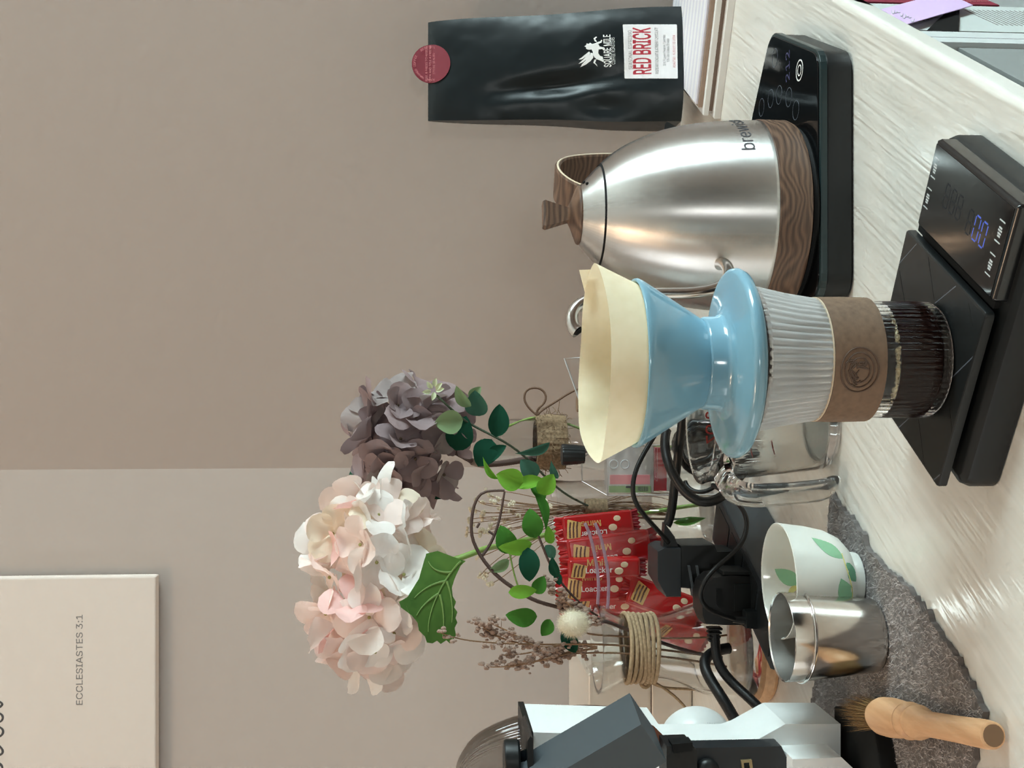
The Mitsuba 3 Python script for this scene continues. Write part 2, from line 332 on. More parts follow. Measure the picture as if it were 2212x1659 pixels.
# ------------------------------------------------------------------ the table
EDGE = np.array([.2792, .8222])
def along(s, t=0.0): return EDGE + EX * s + EY * t
A0 = along(-1.22); sB = None
for s in np.linspace(0, 1.2, 2400):
    p = along(s)
    if (p - CORNER) @ WN < .012: sB = s; break
B0 = along(sB)
tab = sg.Polygon([A0, B0, CORNER + WN * .008 + [-.002, 0], [CORNER[0] - .004, 1.592], [-1.15, 1.592], [-1.15, A0[1] + .1]])
tk = thing('table', 'cream painted table with visible brush strokes and a rounded front edge', 'table')
put('tabletop', slab(tab, TABLE - .017, TABLE, .006, 4), 'm_table', tk, 40)
for q in (along(-1.05, .10), along(-1.05, .62), (-1.05, 1.45), (.22, 1.38)):
    put('leg', rbox([.05, .05, TABLE - .018], [q[0], q[1], (TABLE - .018) / 2], .004), 'm_white_paint', tk)
cq = cat([rbox([.62, .022, .07], [-.55, 1.5, TABLE - .055], .003)]); put('apron', cq, 'm_white_paint', tk)

# ------------------------------------------------------------------ canvas print on the wall
ck = thing('canvas_print', 'pale beige canvas print with a scripture reference, hung on the left wall', 'picture')
BR = at(336, 1245, 1.572); w_, h_ = .62, .80
put('canvas', rbox([w_, .022, h_], [BR[0] - w_ / 2, 1.583, BR[2] + h_ / 2], .0025), 'm_canvas', ck)
def onwall(x, y): p = at(x, y, 1.572); return p
a, b = onwall(185, 1522), onwall(172, 1328); ex = unit([b[0] - a[0], 0, b[2] - a[2]])
L = b[0] - a[0]
tm = text('ECCLESIASTES 3:1', .0085, (a + b) / 2, [1, 0, 0], [0, 0, 1], .0004)
tm.vertices[:, 0] = (a[0] + b[0]) / 2 + (tm.vertices[:, 0] - (a[0] + b[0]) / 2) * (L / (tm.vertices[:, 0].max() - tm.vertices[:, 0].min())); tm.vertices[:, 1] -= .0001
put('reference_lettering', tm, 'm_print_midgrey', ck, False, label='grey capitals reading ECCLESIASTES 3:1')
scr = []
for pts in ([(-12, 1508), (0, 1516), (5, 1521), (-4, 1530), (-14, 1540)], [(-14, 1545), (0, 1541), (6, 1548), (4, 1556), (-8, 1560)], [(-12, 1566), (2, 1572), (7, 1580), (1, 1590), (-12, 1592)], [(-14, 1600), (0, 1612), (6, 1625), (-3, 1632), (-14, 1636)], [(-14, 1640), (-2, 1648), (5, 1657), (-6, 1666)]):
    scr.append(tube([onwall(x, y) - [0, .0004, 0] for x, y in pts], [.0006, .0016, .0009], 6, smooth=16, flat=.2, ref=[0, 1, 0]))
put('script_lettering', cat(scr), 'm_print_dark', ck, True, label='black handwritten script, cut by the frame')

# ------------------------------------------------------------------ kettle base and kettle
KX, KY, KZ = .1335, .894, .782
bk = thing('kettle_base', 'black electric kettle base with a glossy touch panel on its right end', 'kettle base')
foot = rpoly([(.060, .8262), (.247, .8268), (.2985, .946), (.236, 1.004), (.08, 1.0)], .020)
put('body', slab(foot, TABLE + .002, TABLE + .021, .002), 'm_black', bk)
put('rubber_foot', slab(foot.buffer(-.003), TABLE + .0003, TABLE + .003), 'm_black_soft', bk)
put('rim', slab(foot.buffer(.0012), TABLE + .021, TABLE + .0262, .0012), 'm_teal_edge', bk)
put('touch_panel', slab(foot.buffer(-.0016), TABLE + .0262, TABLE + .0272, .0005), 'm_black_gloss', bk)
put('connector', lathe([(0, .7772), (.070, .7772), (.0715, .779), (.0705, .7815), (0, .7818)], 64, (KX, KY, 0)), 'm_black_soft', bk)
def ring(x, y, z, r, w=.0006, b='m_print_faint', parent=bk, nm='touch_key'):
    o = on(x, y, z); put(nm, extr(sg.Point(0, 0).buffer(r + w / 2, quad_segs=16) - sg.Point(0, 0).buffer(r - w / 2, quad_segs=16), .00015).apply_translation(o), b, parent, False)
ZP = TABLE + .0273
ring(1727, 152, ZP, .0078, .0012, 'm_print_white', nm='power_key')
ring(1727, 152, ZP, .0040, .0011, 'm_print_white', nm='power_symbol')
for x, y in ((1674, 125), (1683, 205), (1665, 213), (1704, 210), (1645, 232), (1719, 238)): ring(x, y, ZP, .0075, .0006)
tp = text('212', .010, on(1706, 140, ZP), [1, 0, 0], [0, 1, 0], .0002); put('faint_digits', tp, 'm_print_faint_blue', bk, False)
kk = thing('gooseneck_kettle', 'brushed steel gooseneck kettle with walnut wood knob, handle and base band', 'kettle')
kp = [(1294, 111), (1324, 136), (1350, 152), (1375, 164), (1426, 183), (1494, 197), (1545, 202), (1622, 205)]
prof = np.array([(px(h, KY, zat(x, KY)), zat(x, KY)) for x, h in kp])
from scipy.interpolate import PchipInterpolator
zs = np.linspace(prof[0, 1], prof[-1, 1], 44); ri = PchipInterpolator(prof[::-1, 1], prof[::-1, 0]); rs = ri(zs)
zb, zs0 = prof[-1, 1], prof[0, 1]
def lathe_uv(pr, n, c):
    """As lathe, with a seam, and uv round and up, so that the brushing of the metal has a direction."""
    a = np.linspace(0, 2 * np.pi, n + 1); pr = np.asarray(pr, float)
    v = np.stack([pr[:, :1] * np.cos(a), pr[:, :1] * np.sin(a), np.repeat(pr[:, 1:], n + 1, 1)], -1).reshape(-1, 3) + np.asarray(c)
    uvs = np.stack(np.meshgrid(np.linspace(0, 1, len(pr)), a / (2 * np.pi), indexing='ij')[::-1], -1).reshape(-1, 2); f = []
    for i in range(len(pr) - 1):
        for j in range(n):
            q = i * (n + 1) + j; f += [[q, q + 1, q + n + 2], [q, q + n + 2, q + n + 1]]
    return TM(v, f), uvs
bm, buv = lathe_uv(np.r_[[[rs[-1] - .002, zs[-1] - .0005]], np.stack([rs, zs], 1)[::-1]], 96, (KX, KY, 0))
put('body', bm, 'm_steel', kk, True, uv=buv)
lp = [(1296, 109.5), (1284, 100), (1270, 85), (1256, 69), (1249, 60)]
lpr = np.array([(px(h, KY, zat(x, KY)), zat(x, KY)) for x, h in lp]); lz = np.linspace(lpr[0, 1] + .0006, lpr[-1, 1], 14); li = PchipInterpolator(lpr[:, 1], lpr[:, 0])
lm, luv = lathe_uv(np.stack([li(lz), lz], 1), 96, (KX, KY, 0))
lk = put('lid', lm, 'm_steel', kk, True, uv=luv)
put('seam', lathe([(rs[0] - .001, zs0 - .0012), (rs[0] - .0002, zs0 - .0003), (rs[0] - .0012, zs0 + .0014), (rs[0] - .004, zs0)], 96, (KX, KY, 0), closed=True), 'm_black_soft', kk)
zc = zat(1247, KY); rc = px(63, KY)
put('knob_plate', lathe([(0, zc - .001), (rc, zc - .0015), (rc * 1.01, zc - .0005), (rc * .97, zc + .0008), (rc * .5, zc + .0052), (rc * .3, zc + .0075), (0, zc + .0078)], 48, (KX, KY, 0)), 'm_walnut', lk)
zt = zat(1172, KY)
kn = loft([[(-.0052, -.0035, zc + .004), (.0052, -.0035, zc + .004), (.0052, .0035, zc + .004), (-.0052, .0035, zc + .004)], [(-.0055, -.004, zc + .0085), (.0055, -.004, zc + .0085), (.0055, .004, zc + .0085), (-.0055, .004, zc + .0085)],
    [(-.0108, -.0050, zt - .002), (.0108, -.0050, zt - .002), (.0108, .0050, zt - .002), (-.0108, .0050, zt - .002)], [(-.0100, -.0042, zt), (.0100, -.0042, zt), (.0100, .0042, zt), (-.0100, .0042, zt)]])
put('knob', move(xf(kn, rotz(.22)), [KX, KY, 0]), 'm_walnut', lk, 20)
for q in ((1262, 394), (1266, 400)):
    o = at(q[0], q[1], KY - .01); d = o - np.array([KX, KY, 0]); rr = float(li(np.clip(o[2], lz[0], lz[-1]))); ang = math.asin(np.clip((o[0] - KX) / rr, -1, 1)); c = np.array([KX + rr * math.sin(ang), KY - rr * math.cos(ang), o[2]])
    s_ = trimesh.creation.icosphere(1, .0014); put('vent_hole', move(s_, c), 'm_black_soft', lk)
zb2 = zat(1694, KY)
put('wood_band', lathe([(0, zb2), (rs[-1] - .006, zb2), (rs[-1] - .0015, zb2 + .002), (rs[-1] + .0003, zb2 + .006), (rs[-1] + .0006, zb - .0008), (rs[-1] - .0005, zb), (0, zb)], 96, (KX, KY, 0)), 'm_walnut', kk, 40)
# gooseneck: out of the body low at the left front, up along its side, hooked over at the top
SP = [at(1566, 566, .823), at(1574, 592, .800), at(1556, 618, .788), at(1500, 632, .784), at(1440, 634, .784), at(1370, 636, .785), at(1310, 640, .785), at(1272, 648, .784), at(1247, 662, .781), at(1236, 682, .778), at(1238, 703, .776), at(1248, 717, .774)]
SP[0] = np.array([SP[0][0], KY - math.sqrt(max(float(ri(SP[0][2])) ** 2 - (SP[0][0] - KX) ** 2, 1e-6)) + .004, SP[0][2]])
put('gooseneck', tube(SP, [.0046, .0044, .0042, .0041, .0041, .0041, .0041, .0041, .0042, .0044, .0048], 20, smooth=90), 'm_steel_polished', kk, 50)
col = trimesh.creation.torus(.0050, .0009, major_sections=28, minor_sections=8); nn = unit([SP[0][0] - KX, SP[0][1] - KY, 0])
put('spout_collar', xf(col, frame(SP[0] + nn * -.0028, unit(np.cross([0, 0, 1], nn)), [0, 0, 1])), 'm_steel_polished', kk)
put('spout_mouth', xf(trimesh.creation.cylinder(.0040, .0006, sections=20), frame(SP[-1] + unit(SP[-1] - SP[-2]) * .0003, *(lambda d: (unit(np.cross(d, [0, 1, 0])), np.cross(d, unit(np.cross(d, [0, 1, 0])))))(unit(SP[-1] - SP[-2])))), 'm_black_soft', kk)
# bentwood handle at the back right
hd = np.array([math.cos(math.radians(61)), math.sin(math.radians(61)), 0]); hs = np.cross([0, 0, 1.], hd)
hp = [(.030, .9415), (.052, .9535), (.082, .9570), (.102, .948), (.112, .925), (.115, .895), (.110, .862), (.097, .840), (.0755, .832)]
hp = spline([[KX, KY, 0] + hd * r + np.array([0, 0, z]) for r, z in hp], 40); rings = []
tn = np.gradient(hp, axis=0)
for p_, t_ in zip(hp, tn):
    t_ = unit(t_); nn_ = unit(np.cross(hs, t_)); w2, h2 = .0145, .0024
    rings.append([p_ + hs * (w2 * c) + nn_ * (h2 * s) for c, s in ((-.9, -1), (.9, -1), (1, -.6), (1, .6), (.9, 1), (-.9, 1), (-1, .6), (-1, -.6))])
hk = put('handle', loft(rings), 'm_walnut', kk, 25)
for s_ in (-1, 1): put('lit_handle_edge', tube([q + hs * (.0143 * s_) for q in hp], .0010, 6), 'm_leather_edge', hk, True, label='edge of the bentwood handle, its lit brightness put into the colour')  # light catching the handle's edge, put in as pale colour
for z, r in ((.9415, .030), (.832, .0755)):
    put('handle_bracket', rbox([.012, .026, .010], [0, 0, 0], .002).apply_transform(frame(np.array([KX, KY, z]) + hd * r, hd, hs)), 'm_black_satin', kk)
# lettering round the body, low at the right
zl = zat(1628, .835); tmk = meshkit.text_mesh('brewista', .0105, 1.0); v = tmk.vertices; rl = float(ri(zl + .005)) + .0001
a0 = math.asin(np.clip((at(1611, 328, KY - .06)[0] - KX) / rl, -1, 1)); an = a0 + v[:, 0] * 1.05 / rl
rr = ri(np.clip(zl + v[:, 1], zs.min(), zs.max())) + .0001 + v[:, 2] * .00015
put('lettering', TM(np.stack([KX + rr * np.sin(an), KY - rr * np.cos(an), zl + v[:, 1]], 1), tmk.faces), 'm_print_dark', kk, False, label='thin grey lettering running round the steel')

# ------------------------------------------------------------------ coffee bag on a stack of papers
S0 = np.array([.3037, 1.2154]); SXD, SYD = np.array([.878, -.479]), np.array([.479, .878])
def sheet(u0, u1, w0, w1, z0, z1, b=.0): return slab(sg.Polygon([S0 + SXD * u + SYD * w for u, w in ((u0, w0), (u1, w0), (u1, w1), (u0, w1))]), z0, z1, b, 1)
stk = [('notebook', -.012, .29, -.013, .175, .0002, .0078, 'm_paper', 'white paper pad at the bottom of the stack under the coffee bag'),
       ('notebook', -.006, .27, -.004, .180, .0080, .0125, 'm_kraft_dark', 'thin brown notebook, second from the bottom of the paper stack'),
       ('notebook', -.010, .28, -.008, .172, .0127, .0185, 'm_paper', 'white notebook in the middle of the paper stack'),
       ('notebook', -.003, .285, -.002, .178, .0187, .0235, 'm_kraft', 'kraft brown notebook just under the striped sheet'),
       ('striped_folder', .0, .28, 0, .17, .0237, .0262, 'm_stripe', 'lilac and white striped folder on top of the stack, under the coffee bag')]
for nm, u0, u1, w0, w1, z0, z1, b, lab in stk:
    put(thing(nm, lab, 'notebook' if nm == 'notebook' else 'folder'), sheet(u0, u1, w0, w1, TABLE + z0, TABLE + z1, .0006), b, None, 25)
gk = thing('coffee_bag', 'tall black coffee bag with white emblem and label, standing on the paper stack', 'coffee bag')
BZ = TABLE + .0264; BY = 1.275
bl, br_, tl, tr = at(1478, 258, BY)[0], at(1484, 8, BY)[0], at(930, 245, BY)[0], at(920, 28, BY)[0]; BT = zat(925, BY)
def bag_x(u, t):     # u -1..1 across, t 0..1 up
    c = (bl + br_) / 2 * (1 - t) + (tl + tr) / 2 * t; h = ((br_ - bl) * (1 - t) + (tr - tl) * t) / 2
    return c + u * h * (1 + .012 * np.sin(t * 9) * np.abs(u) + .014 * np.exp(-((t - .28) / .12) ** 2) * (u < 0))
def bag_front(u, t):
    depth = .036 * (1 - t) ** .6 + .002
    dent = -.011 * np.exp(-((u + .33 + .5 * (t - .45)) / .17) ** 2 - ((t - .50) / .20) ** 2) - .006 * np.exp(-((u + .75) / .2) ** 2 - ((t - .3) / .1) ** 2)
    return BY + .036 - depth * (1 - .30 * np.abs(u) ** 3.5) - dent + .0022 * np.sin(u * 3 + t * 8) * (1 - t)
nu, nt = 41, 61; ring_all = []
for t in np.linspace(0, 1, nt):
    u = np.linspace(-1, 1, nu); xr = bag_x(u, t); yf = bag_front(u, t); dep = .034 * (1 - t) ** .7 + .0008
    z = BZ + (BT - BZ) * t; yb = BY + .036 + dep * (1 - .25 * np.abs(u) ** 4)
    ring_all.append(np.r_[np.stack([xr, yf, np.full(nu, z)], 1), np.stack([xr, yb, np.full(nu, z)], 1)[::-1]])
put('pouch', loft(ring_all), 'm_bag', gk, 50)
def on_bag(x, y, lift=.0003):
    """The point of the bag's front that the photograph shows at x, y."""
    p = at(x, y, BY)
    for _ in range(3):
        t = np.clip((p[2] - BZ) / (BT - BZ), 0, 1); c0, c1 = bag_x(-1, t), bag_x(1, t); u = np.clip(2 * (p[0] - c0) / (c1 - c0) - 1, -1, 1); p = at(x, y, float(bag_front(u, t)))
    return p, u, t
def wrap(m, lift):
    """Lays flat artwork (x right, z up in the bag's own plane; y = thickness) on the bag's front."""
    v = m.vertices.copy(); t = np.clip((v[:, 2] - BZ) / (BT - BZ), 0, 1); c0, c1 = bag_x(-1 + 0 * t, t), bag_x(1 + 0 * t, t); u = np.clip(2 * (v[:, 0] - c0) / (c1 - c0) - 1, -1, 1)
    v[:, 1] = bag_front(u, t) - lift - v[:, 1]; return TM(v, m.faces)
def flat(poly, th=.0002): m = extr(poly, th); return TM(m.vertices[:, [0, 2, 1]], m.faces[:, ::-1])
def bagtext(s, xa, ya, xb, yb, h, sx=None, bold=False):
    """A line of text whose base runs from photo point a to b."""
    a, b = on_bag(xa, ya)[0], on_bag(xb, yb)[0]; m = meshkit.text_mesh(s, h, 1.0, bold); v = m.vertices; L = v[:, 0].max() - v[:, 0].min()
    d = np.array([b[0] - a[0], 0, b[2] - a[2]]); n = unit(d); upv = np.array([-n[2], 0, n[0]])
    P = a * [1, 0, 1] + ((v[:, 0] - v[:, 0].min()) / L)[:, None] * d + v[:, 1:2] * upv; P[:, 1] = v[:, 2] * .0002
    return wrap(TM(P, m.faces), .0005)
LB = [on_bag(*q)[0] for q in ((1349, 170), (1464, 170), (1462, 53), (1345, 53))]
lab_poly = sg.Polygon([(p[0], p[2]) for p in LB]).buffer(-.001).buffer(.001)
lm_ = trimesh.Trimesh(*trimesh.remesh.subdivide_to_size(flat(lab_poly).vertices, flat(lab_poly).faces, .006), process=False)
lb = put('label', wrap(lm_, .0003), 'm_label_paper', gk, 30, label='white paper label lettered RED BRICK')
put('lettering', bagtext('RED BRICK', 1406, 160, 1404, 60, .0195, bold=True), 'm_print_red', lb, False, label='dark red capitals RED BRICK')
put('lettering', bagtext('SEASONAL ESPRESSO', 1366, 150, 1364, 66, .0042), 'm_print_midgrey', lb, False)
put('lettering', bagtext('RASPBERRY FONDANT BLACKBERRY CHOCOLATE', 1423, 160, 1421, 60, .0038), 'm_print_dark', lb, False)
put('lettering', cat([bagtext('50% Popayan Reserve, Colombia', 1438, 142, 1437, 76, .0030), bagtext('50% Limu Dabesa, Ethiopia', 1446, 134, 1445, 84, .0030)]), 'm_print_dark', lb, False)
put('lettering', bagtext('ROASTED  AUGUST 23 2024', 1459, 146, 1458, 76, .0028), 'm_print_red', lb, False)
put('lettering', bagtext('SQUARE MILE', 1320, 145, 1318, 75, .0080, bold=True), 'm_print_white', gk, False, label='white lettering SQUARE MILE')
put('lettering', bagtext('COFFEE ROASTERS', 1329, 139, 1327, 81, .0042), 'm_print_white', gk, False)
# the winged lion above the lettering, drawn in photo units of a square 100 wide
def emblem(pts):
    o, q = on_bag(1305, 146)[0], on_bag(1305, 78)[0]; s = (q[0] - o[0]) / 100.0
    return sg.Polygon([(o[0] + a * s, o[2] + b * s) for a, b in pts]).buffer(0)
EMB = [[(26, 4), (34, 6), (36, 14), (44, 20), (56, 19), (58, 8), (53, 3), (54, 0), (63, 1), (66, 16), (74, 20), (78, 10), (86, 7), (88, 11), (83, 14), (80, 24), (76, 32), (74, 40), (78, 47), (74, 52), (76, 58), (70, 60), (66, 66), (64, 60), (58, 60), (55, 52), (56, 42), (48, 38), (38, 37), (30, 32), (27, 22), (24, 12)],
       [(16, 2), (26, 2), (24, 7), (30, 16), (32, 30), (26, 28), (22, 16)],
       [(30, 36), (20, 44), (8, 60), (0, 78), (10, 72), (22, 60), (34, 50), (46, 44), (44, 38)], [(36, 44), (26, 56), (14, 72), (10, 84), (20, 74), (32, 60), (44, 50)], [(44, 46), (34, 58), (24, 74), (24, 84), (32, 72), (42, 60), (50, 50)],
       [(24, 26), (14, 30), (8, 24), (2, 22), (8, 28), (14, 36), (24, 33)], [(80, 24), (90, 30), (96, 24), (98, 28), (92, 36), (82, 32)]]
em = shapely.union_all([emblem(p) for p in EMB]); ems = [trimesh.Trimesh(*trimesh.remesh.subdivide_to_size(flat(g).vertices, flat(g).faces, .008), process=False) for g in getattr(em, 'geoms', [em])]
put('winged_lion_emblem', wrap(cat(ems), .0004), 'm_print_white', gk, False, label='white winged lion emblem')
# red round sticker folded over the top
so = at(931, 138, BY + .03); sr = px(42, BY)
rgs = []
dsk = trimesh.creation.cylinder(sr, .0006, sections=48); dsk = trimesh.Trimesh(*trimesh.remesh.subdivide_to_size(dsk.vertices, dsk.faces, .008), process=False)
sv = dsk.vertices.copy(); P = np.stack([so[0] + sv[:, 0], sv[:, 2] * 0, so[2] + sv[:, 1]], 1)
tz = np.clip((P[:, 2] - BZ) / (BT - BZ), 0, 1.0); P[:, 1] = bag_front(0 * tz, np.minimum(tz, .995)) - .0012 - sv[:, 2]
sk = put('round_sticker', TM(P, dsk.faces), 'm_sticker', gk, 30, label='dark red round sticker over the top edge')
ringtxt = []
for i, ch in enumerate('WASHED COFFEE * BEST STORED AIRTIGHT * ENJOY SOON * '):
    if ch in ' *': continue
    a = -i / 51 * 2 * math.pi + 2.6; o = so + [.80 * sr * math.cos(a), 0, .80 * sr * math.sin(a)]; o[1] = float(bag_front(0., .985)) - .0024
    ringtxt.append(text(ch, .0024, o, [math.sin(a), 0, -math.cos(a)], [math.cos(a), 0, math.sin(a)], .0002))
for j, s in enumerate(('PEEL & PRESS TO RESEAL', 'OPEN AND TELL A FRIEND', 'STORE SEALED')):
    o = so + [0, 0, .004 - .0042 * j]; o[1] = float(bag_front(0., .985)) - .0024; ringtxt.append(text(s, .0024, o, [1, 0, 0], [0, 0, 1], .0002))
put('lettering', cat(ringtxt), 'm_pack_pink', sk, False)
# heat-creased gusset at the lower left
cr = grid(lambda U, W: np.stack([bl + .002 + .030 * W + .004 * U, 0 * U, BZ + .055 + U * .055], -1), 30, 16)
v = cr.vertices; v[:, 1] = -.0006 - .0022 * meshkit.fbm(v * 160 + 4, 3); put('crinkle', wrap(cr, .0002), 'm_bag_crinkle', gk, False, label='crinkled shiny gusset')

# ------------------------------------------------------------------ scale, carafe, dripper
sk_ = thing('coffee_scale', 'black coffee scale with a grooved weighing plate and glossy display, under the glass carafe', 'scale')
ZS = TABLE + .028
pB, pA, pC = on(2130.7, 677.6, ZS), on(1958, 493.5, ZS), on(2050, 1092, ZS)
sx_ = unit((pA - pB)[:2]); sy_ = np.array([-sx_[1], sx_[0]])         # along the right edge (away), and to the left
if sy_ @ (pC - pB)[:2] < 0: sy_ = -sy_
LA, LB_ = float((pA - pB)[:2] @ sx_), float((pC - pB)[:2] @ sy_)
def sp(u, w): q = pB[:2] + sx_ * u + sy_ * w; return (q[0], q[1])
plate = rpoly([sp(0, 0), sp(LA, 0), sp(LA, LB_), sp(0, LB_)], .003)
put('weighing_plate', slab(plate, ZS - .005, ZS, .0012), 'm_black_satin', sk_)
base = rpoly([sp(-.012, -.062), sp(LA + .0, -.062), sp(LA + .0, LB_ - .004), sp(-.012, LB_ - .004)], .012)
put('body', slab(base, TABLE + .0008, TABLE + .0195, .006), 'm_black', sk_, 40)
put('plate_support', slab(rpoly([sp(.02, .02), sp(LA - .02, .02), sp(LA - .02, LB_ - .02), sp(.02, LB_ - .02)], .004), TABLE + .018, ZS - .0045), 'm_black_soft', sk_)
d2, d1, d3 = on(2200, 444, ZS), on(2027, 281, ZS), on(2136, 649, ZS)
w1 = float((d2 - pB)[:2] @ sy_); w0 = float((d3 - pB)[:2] @ sy_); u0 = float((d2 - pB)[:2] @ sx_); u1 = float((d1 - pB)[:2] @ sx_)
disp = rpoly([sp(u0, w1), sp(u1, w1), sp(u1, w0), sp(u0, w0)], .002)
put('display_housing', slab(disp, TABLE + .012, ZS, .0030), 'm_black_frame', sk_, 50)
dpn = put('display', slab(disp.buffer(-.0026), ZS - .0005, ZS + .0003), 'm_black_gloss', sk_)
put('gap', slab(rpoly([sp(.004, -.0005), sp(LA - .004, -.0005), sp(LA - .004, w0 + .0005), sp(.004, w0 + .0005)], .001), TABLE + .0185, TABLE + .0225), 'm_black_soft', sk_)
# grooves pressed in the plate: long lines one way, short strokes across
gl = []
for w in (.22, .50, .78): gl.append((sp(LA * .02, LB_ * w), sp(LA * .98, LB_ * (w + .0))))
def bar(a, b, wd, z, th=.0002):
    a, b = np.asarray(a, float), np.asarray(b, float); d = unit(b - a); n = np.array([-d[1], d[0]]) * wd / 2
    return extr(sg.Polygon([a - n, b - n, b + n, a + n]), th).apply_translation([0, 0, z])
def groove(xa, ya, xb, yb, b, th):
    A_, B_ = on(xa, ya, ZS)[:2], on(xb, yb, ZS)[:2]; d = unit(B_ - A_); n = np.array([-d[1], d[0]]) * .00035
    g_ = sg.Polygon([A_ - n, B_ - n, B_ + n, A_ + n]).intersection(plate.buffer(-.0015))
    if g_.area > 1e-8: put('groove', extr(g_, th).apply_translation([0, 0, ZS - .00015]), b, sk_, False)
for q in ((1943, 585, 1954, 650), (2005, 555, 2018, 648), (1925, 915, 1930, 960), (1984, 905, 1999, 1024), (2051, 880, 2064, 1006), (2092, 655, 2101, 705)): groove(*q, 'm_black_soft', .00022)
for q in ((1943, 569, 1980, 527), (2020, 655, 2065, 618), (2056, 816, 2106, 767), (1935, 930, 1966, 901), (2013, 1040, 2062, 999)): groove(*q, 'm_print_faint', .00028)
# seven-segment digits, lit and unlit
def digit(ch, o, hx, hy, h, wd):
    """o = lower left corner; hx, hy plane directions."""
    seg = {'a': (0, h, wd, h), 'd': (0, 0, wd, 0), 'g': (0, h / 2, wd, h / 2), 'b': (wd, h / 2, wd, h), 'c': (wd, 0, wd, h / 2), 'e': (0, 0, 0, h / 2), 'f': (0, h / 2, 0, h)}; m = []
    for s in {'0': 'abcdef', '8': 'abcdefg'}[ch]:
        xa, ya, xb, yb = seg[s]; a, b = np.array([xa, ya]), np.array([xb, yb]); d = unit(b - a) * .0007
        A, B = o + hx * (a + d)[0] + hy * (a + d)[1], o + hx * (b - d)[0] + hy * (b - d)[1]; m.append(bar(A, B, .0009, ZS + .00032, .0001))
    return cat(m)
hx, hy = -sy_, sx_                                                  # text reads with the display's top towards the back
def lay(x, y): return on(x, y, ZS + .0003)[:2]
o0 = lay(2111, 464); DH, DWD, DP = .0132, .0056, .0086
for i in range(2): put('lit_digit', digit('0', o0 + sx_ * (-DP * i) * -1, sx_ * -1, sy_, DH, DWD) if False else digit('0', o0 - sx_ * (DP * i), -sx_, sy_, DH, DWD), 'm_led', dpn, False, label='blue lit digit')
for i in range(3): put('unlit_digit', digit('8', lay(2047, 396) - sx_ * (DP * i), -sx_, sy_, DH, DWD), 'm_led_off', dpn, False)
put('unlit_digit', digit('8', o0 + sx_ * DP, -sx_, sy_, DH, DWD), 'm_led_off', dpn, False)
for x, y in ((2020, 363), (2003.8, 428), (2160, 500), (2139, 571)):
    p = lay(x, y)
    for w_, l_ in ((-.0056, .0062), (.0056, .0062)): put('key_mark', bar(p + sy_ * w_ - sx_ * l_ / 2, p + sy_ * w_ + sx_ * l_ / 2, .0007, ZS + .00032, .0001), 'm_print_grey', dpn, False)
    for w_, l_ in ((-.0019, .0034), (-.0004, .0042), (.0012, .0036), (.0026, .003)): put('key_symbol', bar(p + sy_ * w_ - sx_ * l_ / 2, p + sy_ * w_ + sx_ * l_ / 2, .0010, ZS + .00032, .0001), 'm_print_grey', dpn, False)

GX, GY, GZ = .0141, .638, ZS + .0002
ck2 = thing('glass_carafe', 'ribbed glass carafe with black coffee in the bottom, on the weighing plate', 'carafe')
zS1 = zat(1770, GY); zTop = zat(1612, GY)
ro = [(.0, GZ), (.0300, GZ), (.0318, GZ + .0008), (.0330, GZ + .003), (.0333, GZ + .012), (.0334, zS1 - .006), (.0340, zS1 + .001), (.0372, (zS1 + zTop) / 2), (.0415, zTop - .002), (.0412, zTop), (.0398, zTop)]
ri_ = [(.0398 - .0008, zTop - .002), (.0352, (zS1 + zTop) / 2), (.0320, zS1 + .001), (.0314, zS1 - .006), (.0311, GZ + .012), (.0306, GZ + .007), (.0285, GZ + .0055), (0, GZ + .0052)]
NR = 56
def rib(a, r, z): return r + (.0010 * (np.abs(np.cos(a * NR / 2)) - .64) if r > .0325 and z < zTop and z > GZ + .002 and z < zTop - .0015 else 0)
def ribbed(prof, n):
    pr = np.asarray(prof, float); s = np.r_[0, np.cumsum(np.linalg.norm(np.diff(pr, axis=0), axis=1))]; q = np.unique(np.r_[s, np.linspace(0, s[-1], 40)]); return np.stack([np.interp(q, s, pr[:, 0]), np.interp(q, s, pr[:, 1])], 1)
gm = lathe(np.r_[ribbed(ro, 0), np.asarray(ri_)], NR * 6, (GX, GY, 0), mod=rib)
put('glass', gm, 'm_glass_thin', ck2, 60)
fz = np.linspace(zS1 - .004, zTop - .003, 16); fo = np.array([q for q in ro if q[0] > .0325])
put('condensation', lathe([(float(np.interp(z, fo[:, 1][:6], fo[:, 0][:6])) + .00022, z) for z in fz], NR * 6, (GX, GY, 0), mod=lambda a, r, z: r + .0013 * (np.abs(np.cos(a * NR / 2)) - .60)), 'm_fog', ck2, True, label='white steam fogging the ribs of the upper glass')
CZ_ = zat(1951, .605)
cof = [(0, GZ + .0050), (.0287, GZ + .0053), (.0309, GZ + .0068), (.03145, GZ + .012), (.03145, CZ_), (.0309, CZ_ + .0004), (.029, CZ_), (0, CZ_)]
cfk = thing('coffee', 'black coffee with a bubbly rim filling the bottom of the ribbed carafe', 'coffee')
put('liquid', lathe(cof, 96, (GX, GY, 0)), 'm_coffee', cfk, 50)
bub = []
for i in range(330):
    a = rng.uniform(0, 2 * np.pi); r = .0304 - abs(rng.normal(0, .0009)); s = rng.uniform(.0004, .0013)
    b = trimesh.creation.icosphere(1, s); bub.append(move(b, [GX + r * math.cos(a), GY + r * math.sin(a), CZ_ + rng.uniform(-.0002, .0014) + .0008 * math.sin(3 * a)]))
put('foam', cat(bub), 'm_foam', cfk, True, kind='stuff')
ST, SB = zat(1803, .603), zat(1918, .603)
slk = thing('carafe_sleeve', 'brown cork leather sleeve round the middle of the glass carafe', 'sleeve')
put('band', lathe([(.0345, SB), (.0357, SB + .0003), (.0360, (ST + SB) / 2), (.0358, ST - .0003), (.0345, ST), (.0342, ST), (.0342, SB)], 72, (GX, GY, 0), closed=True), 'm_cork_leather', slk, 50)
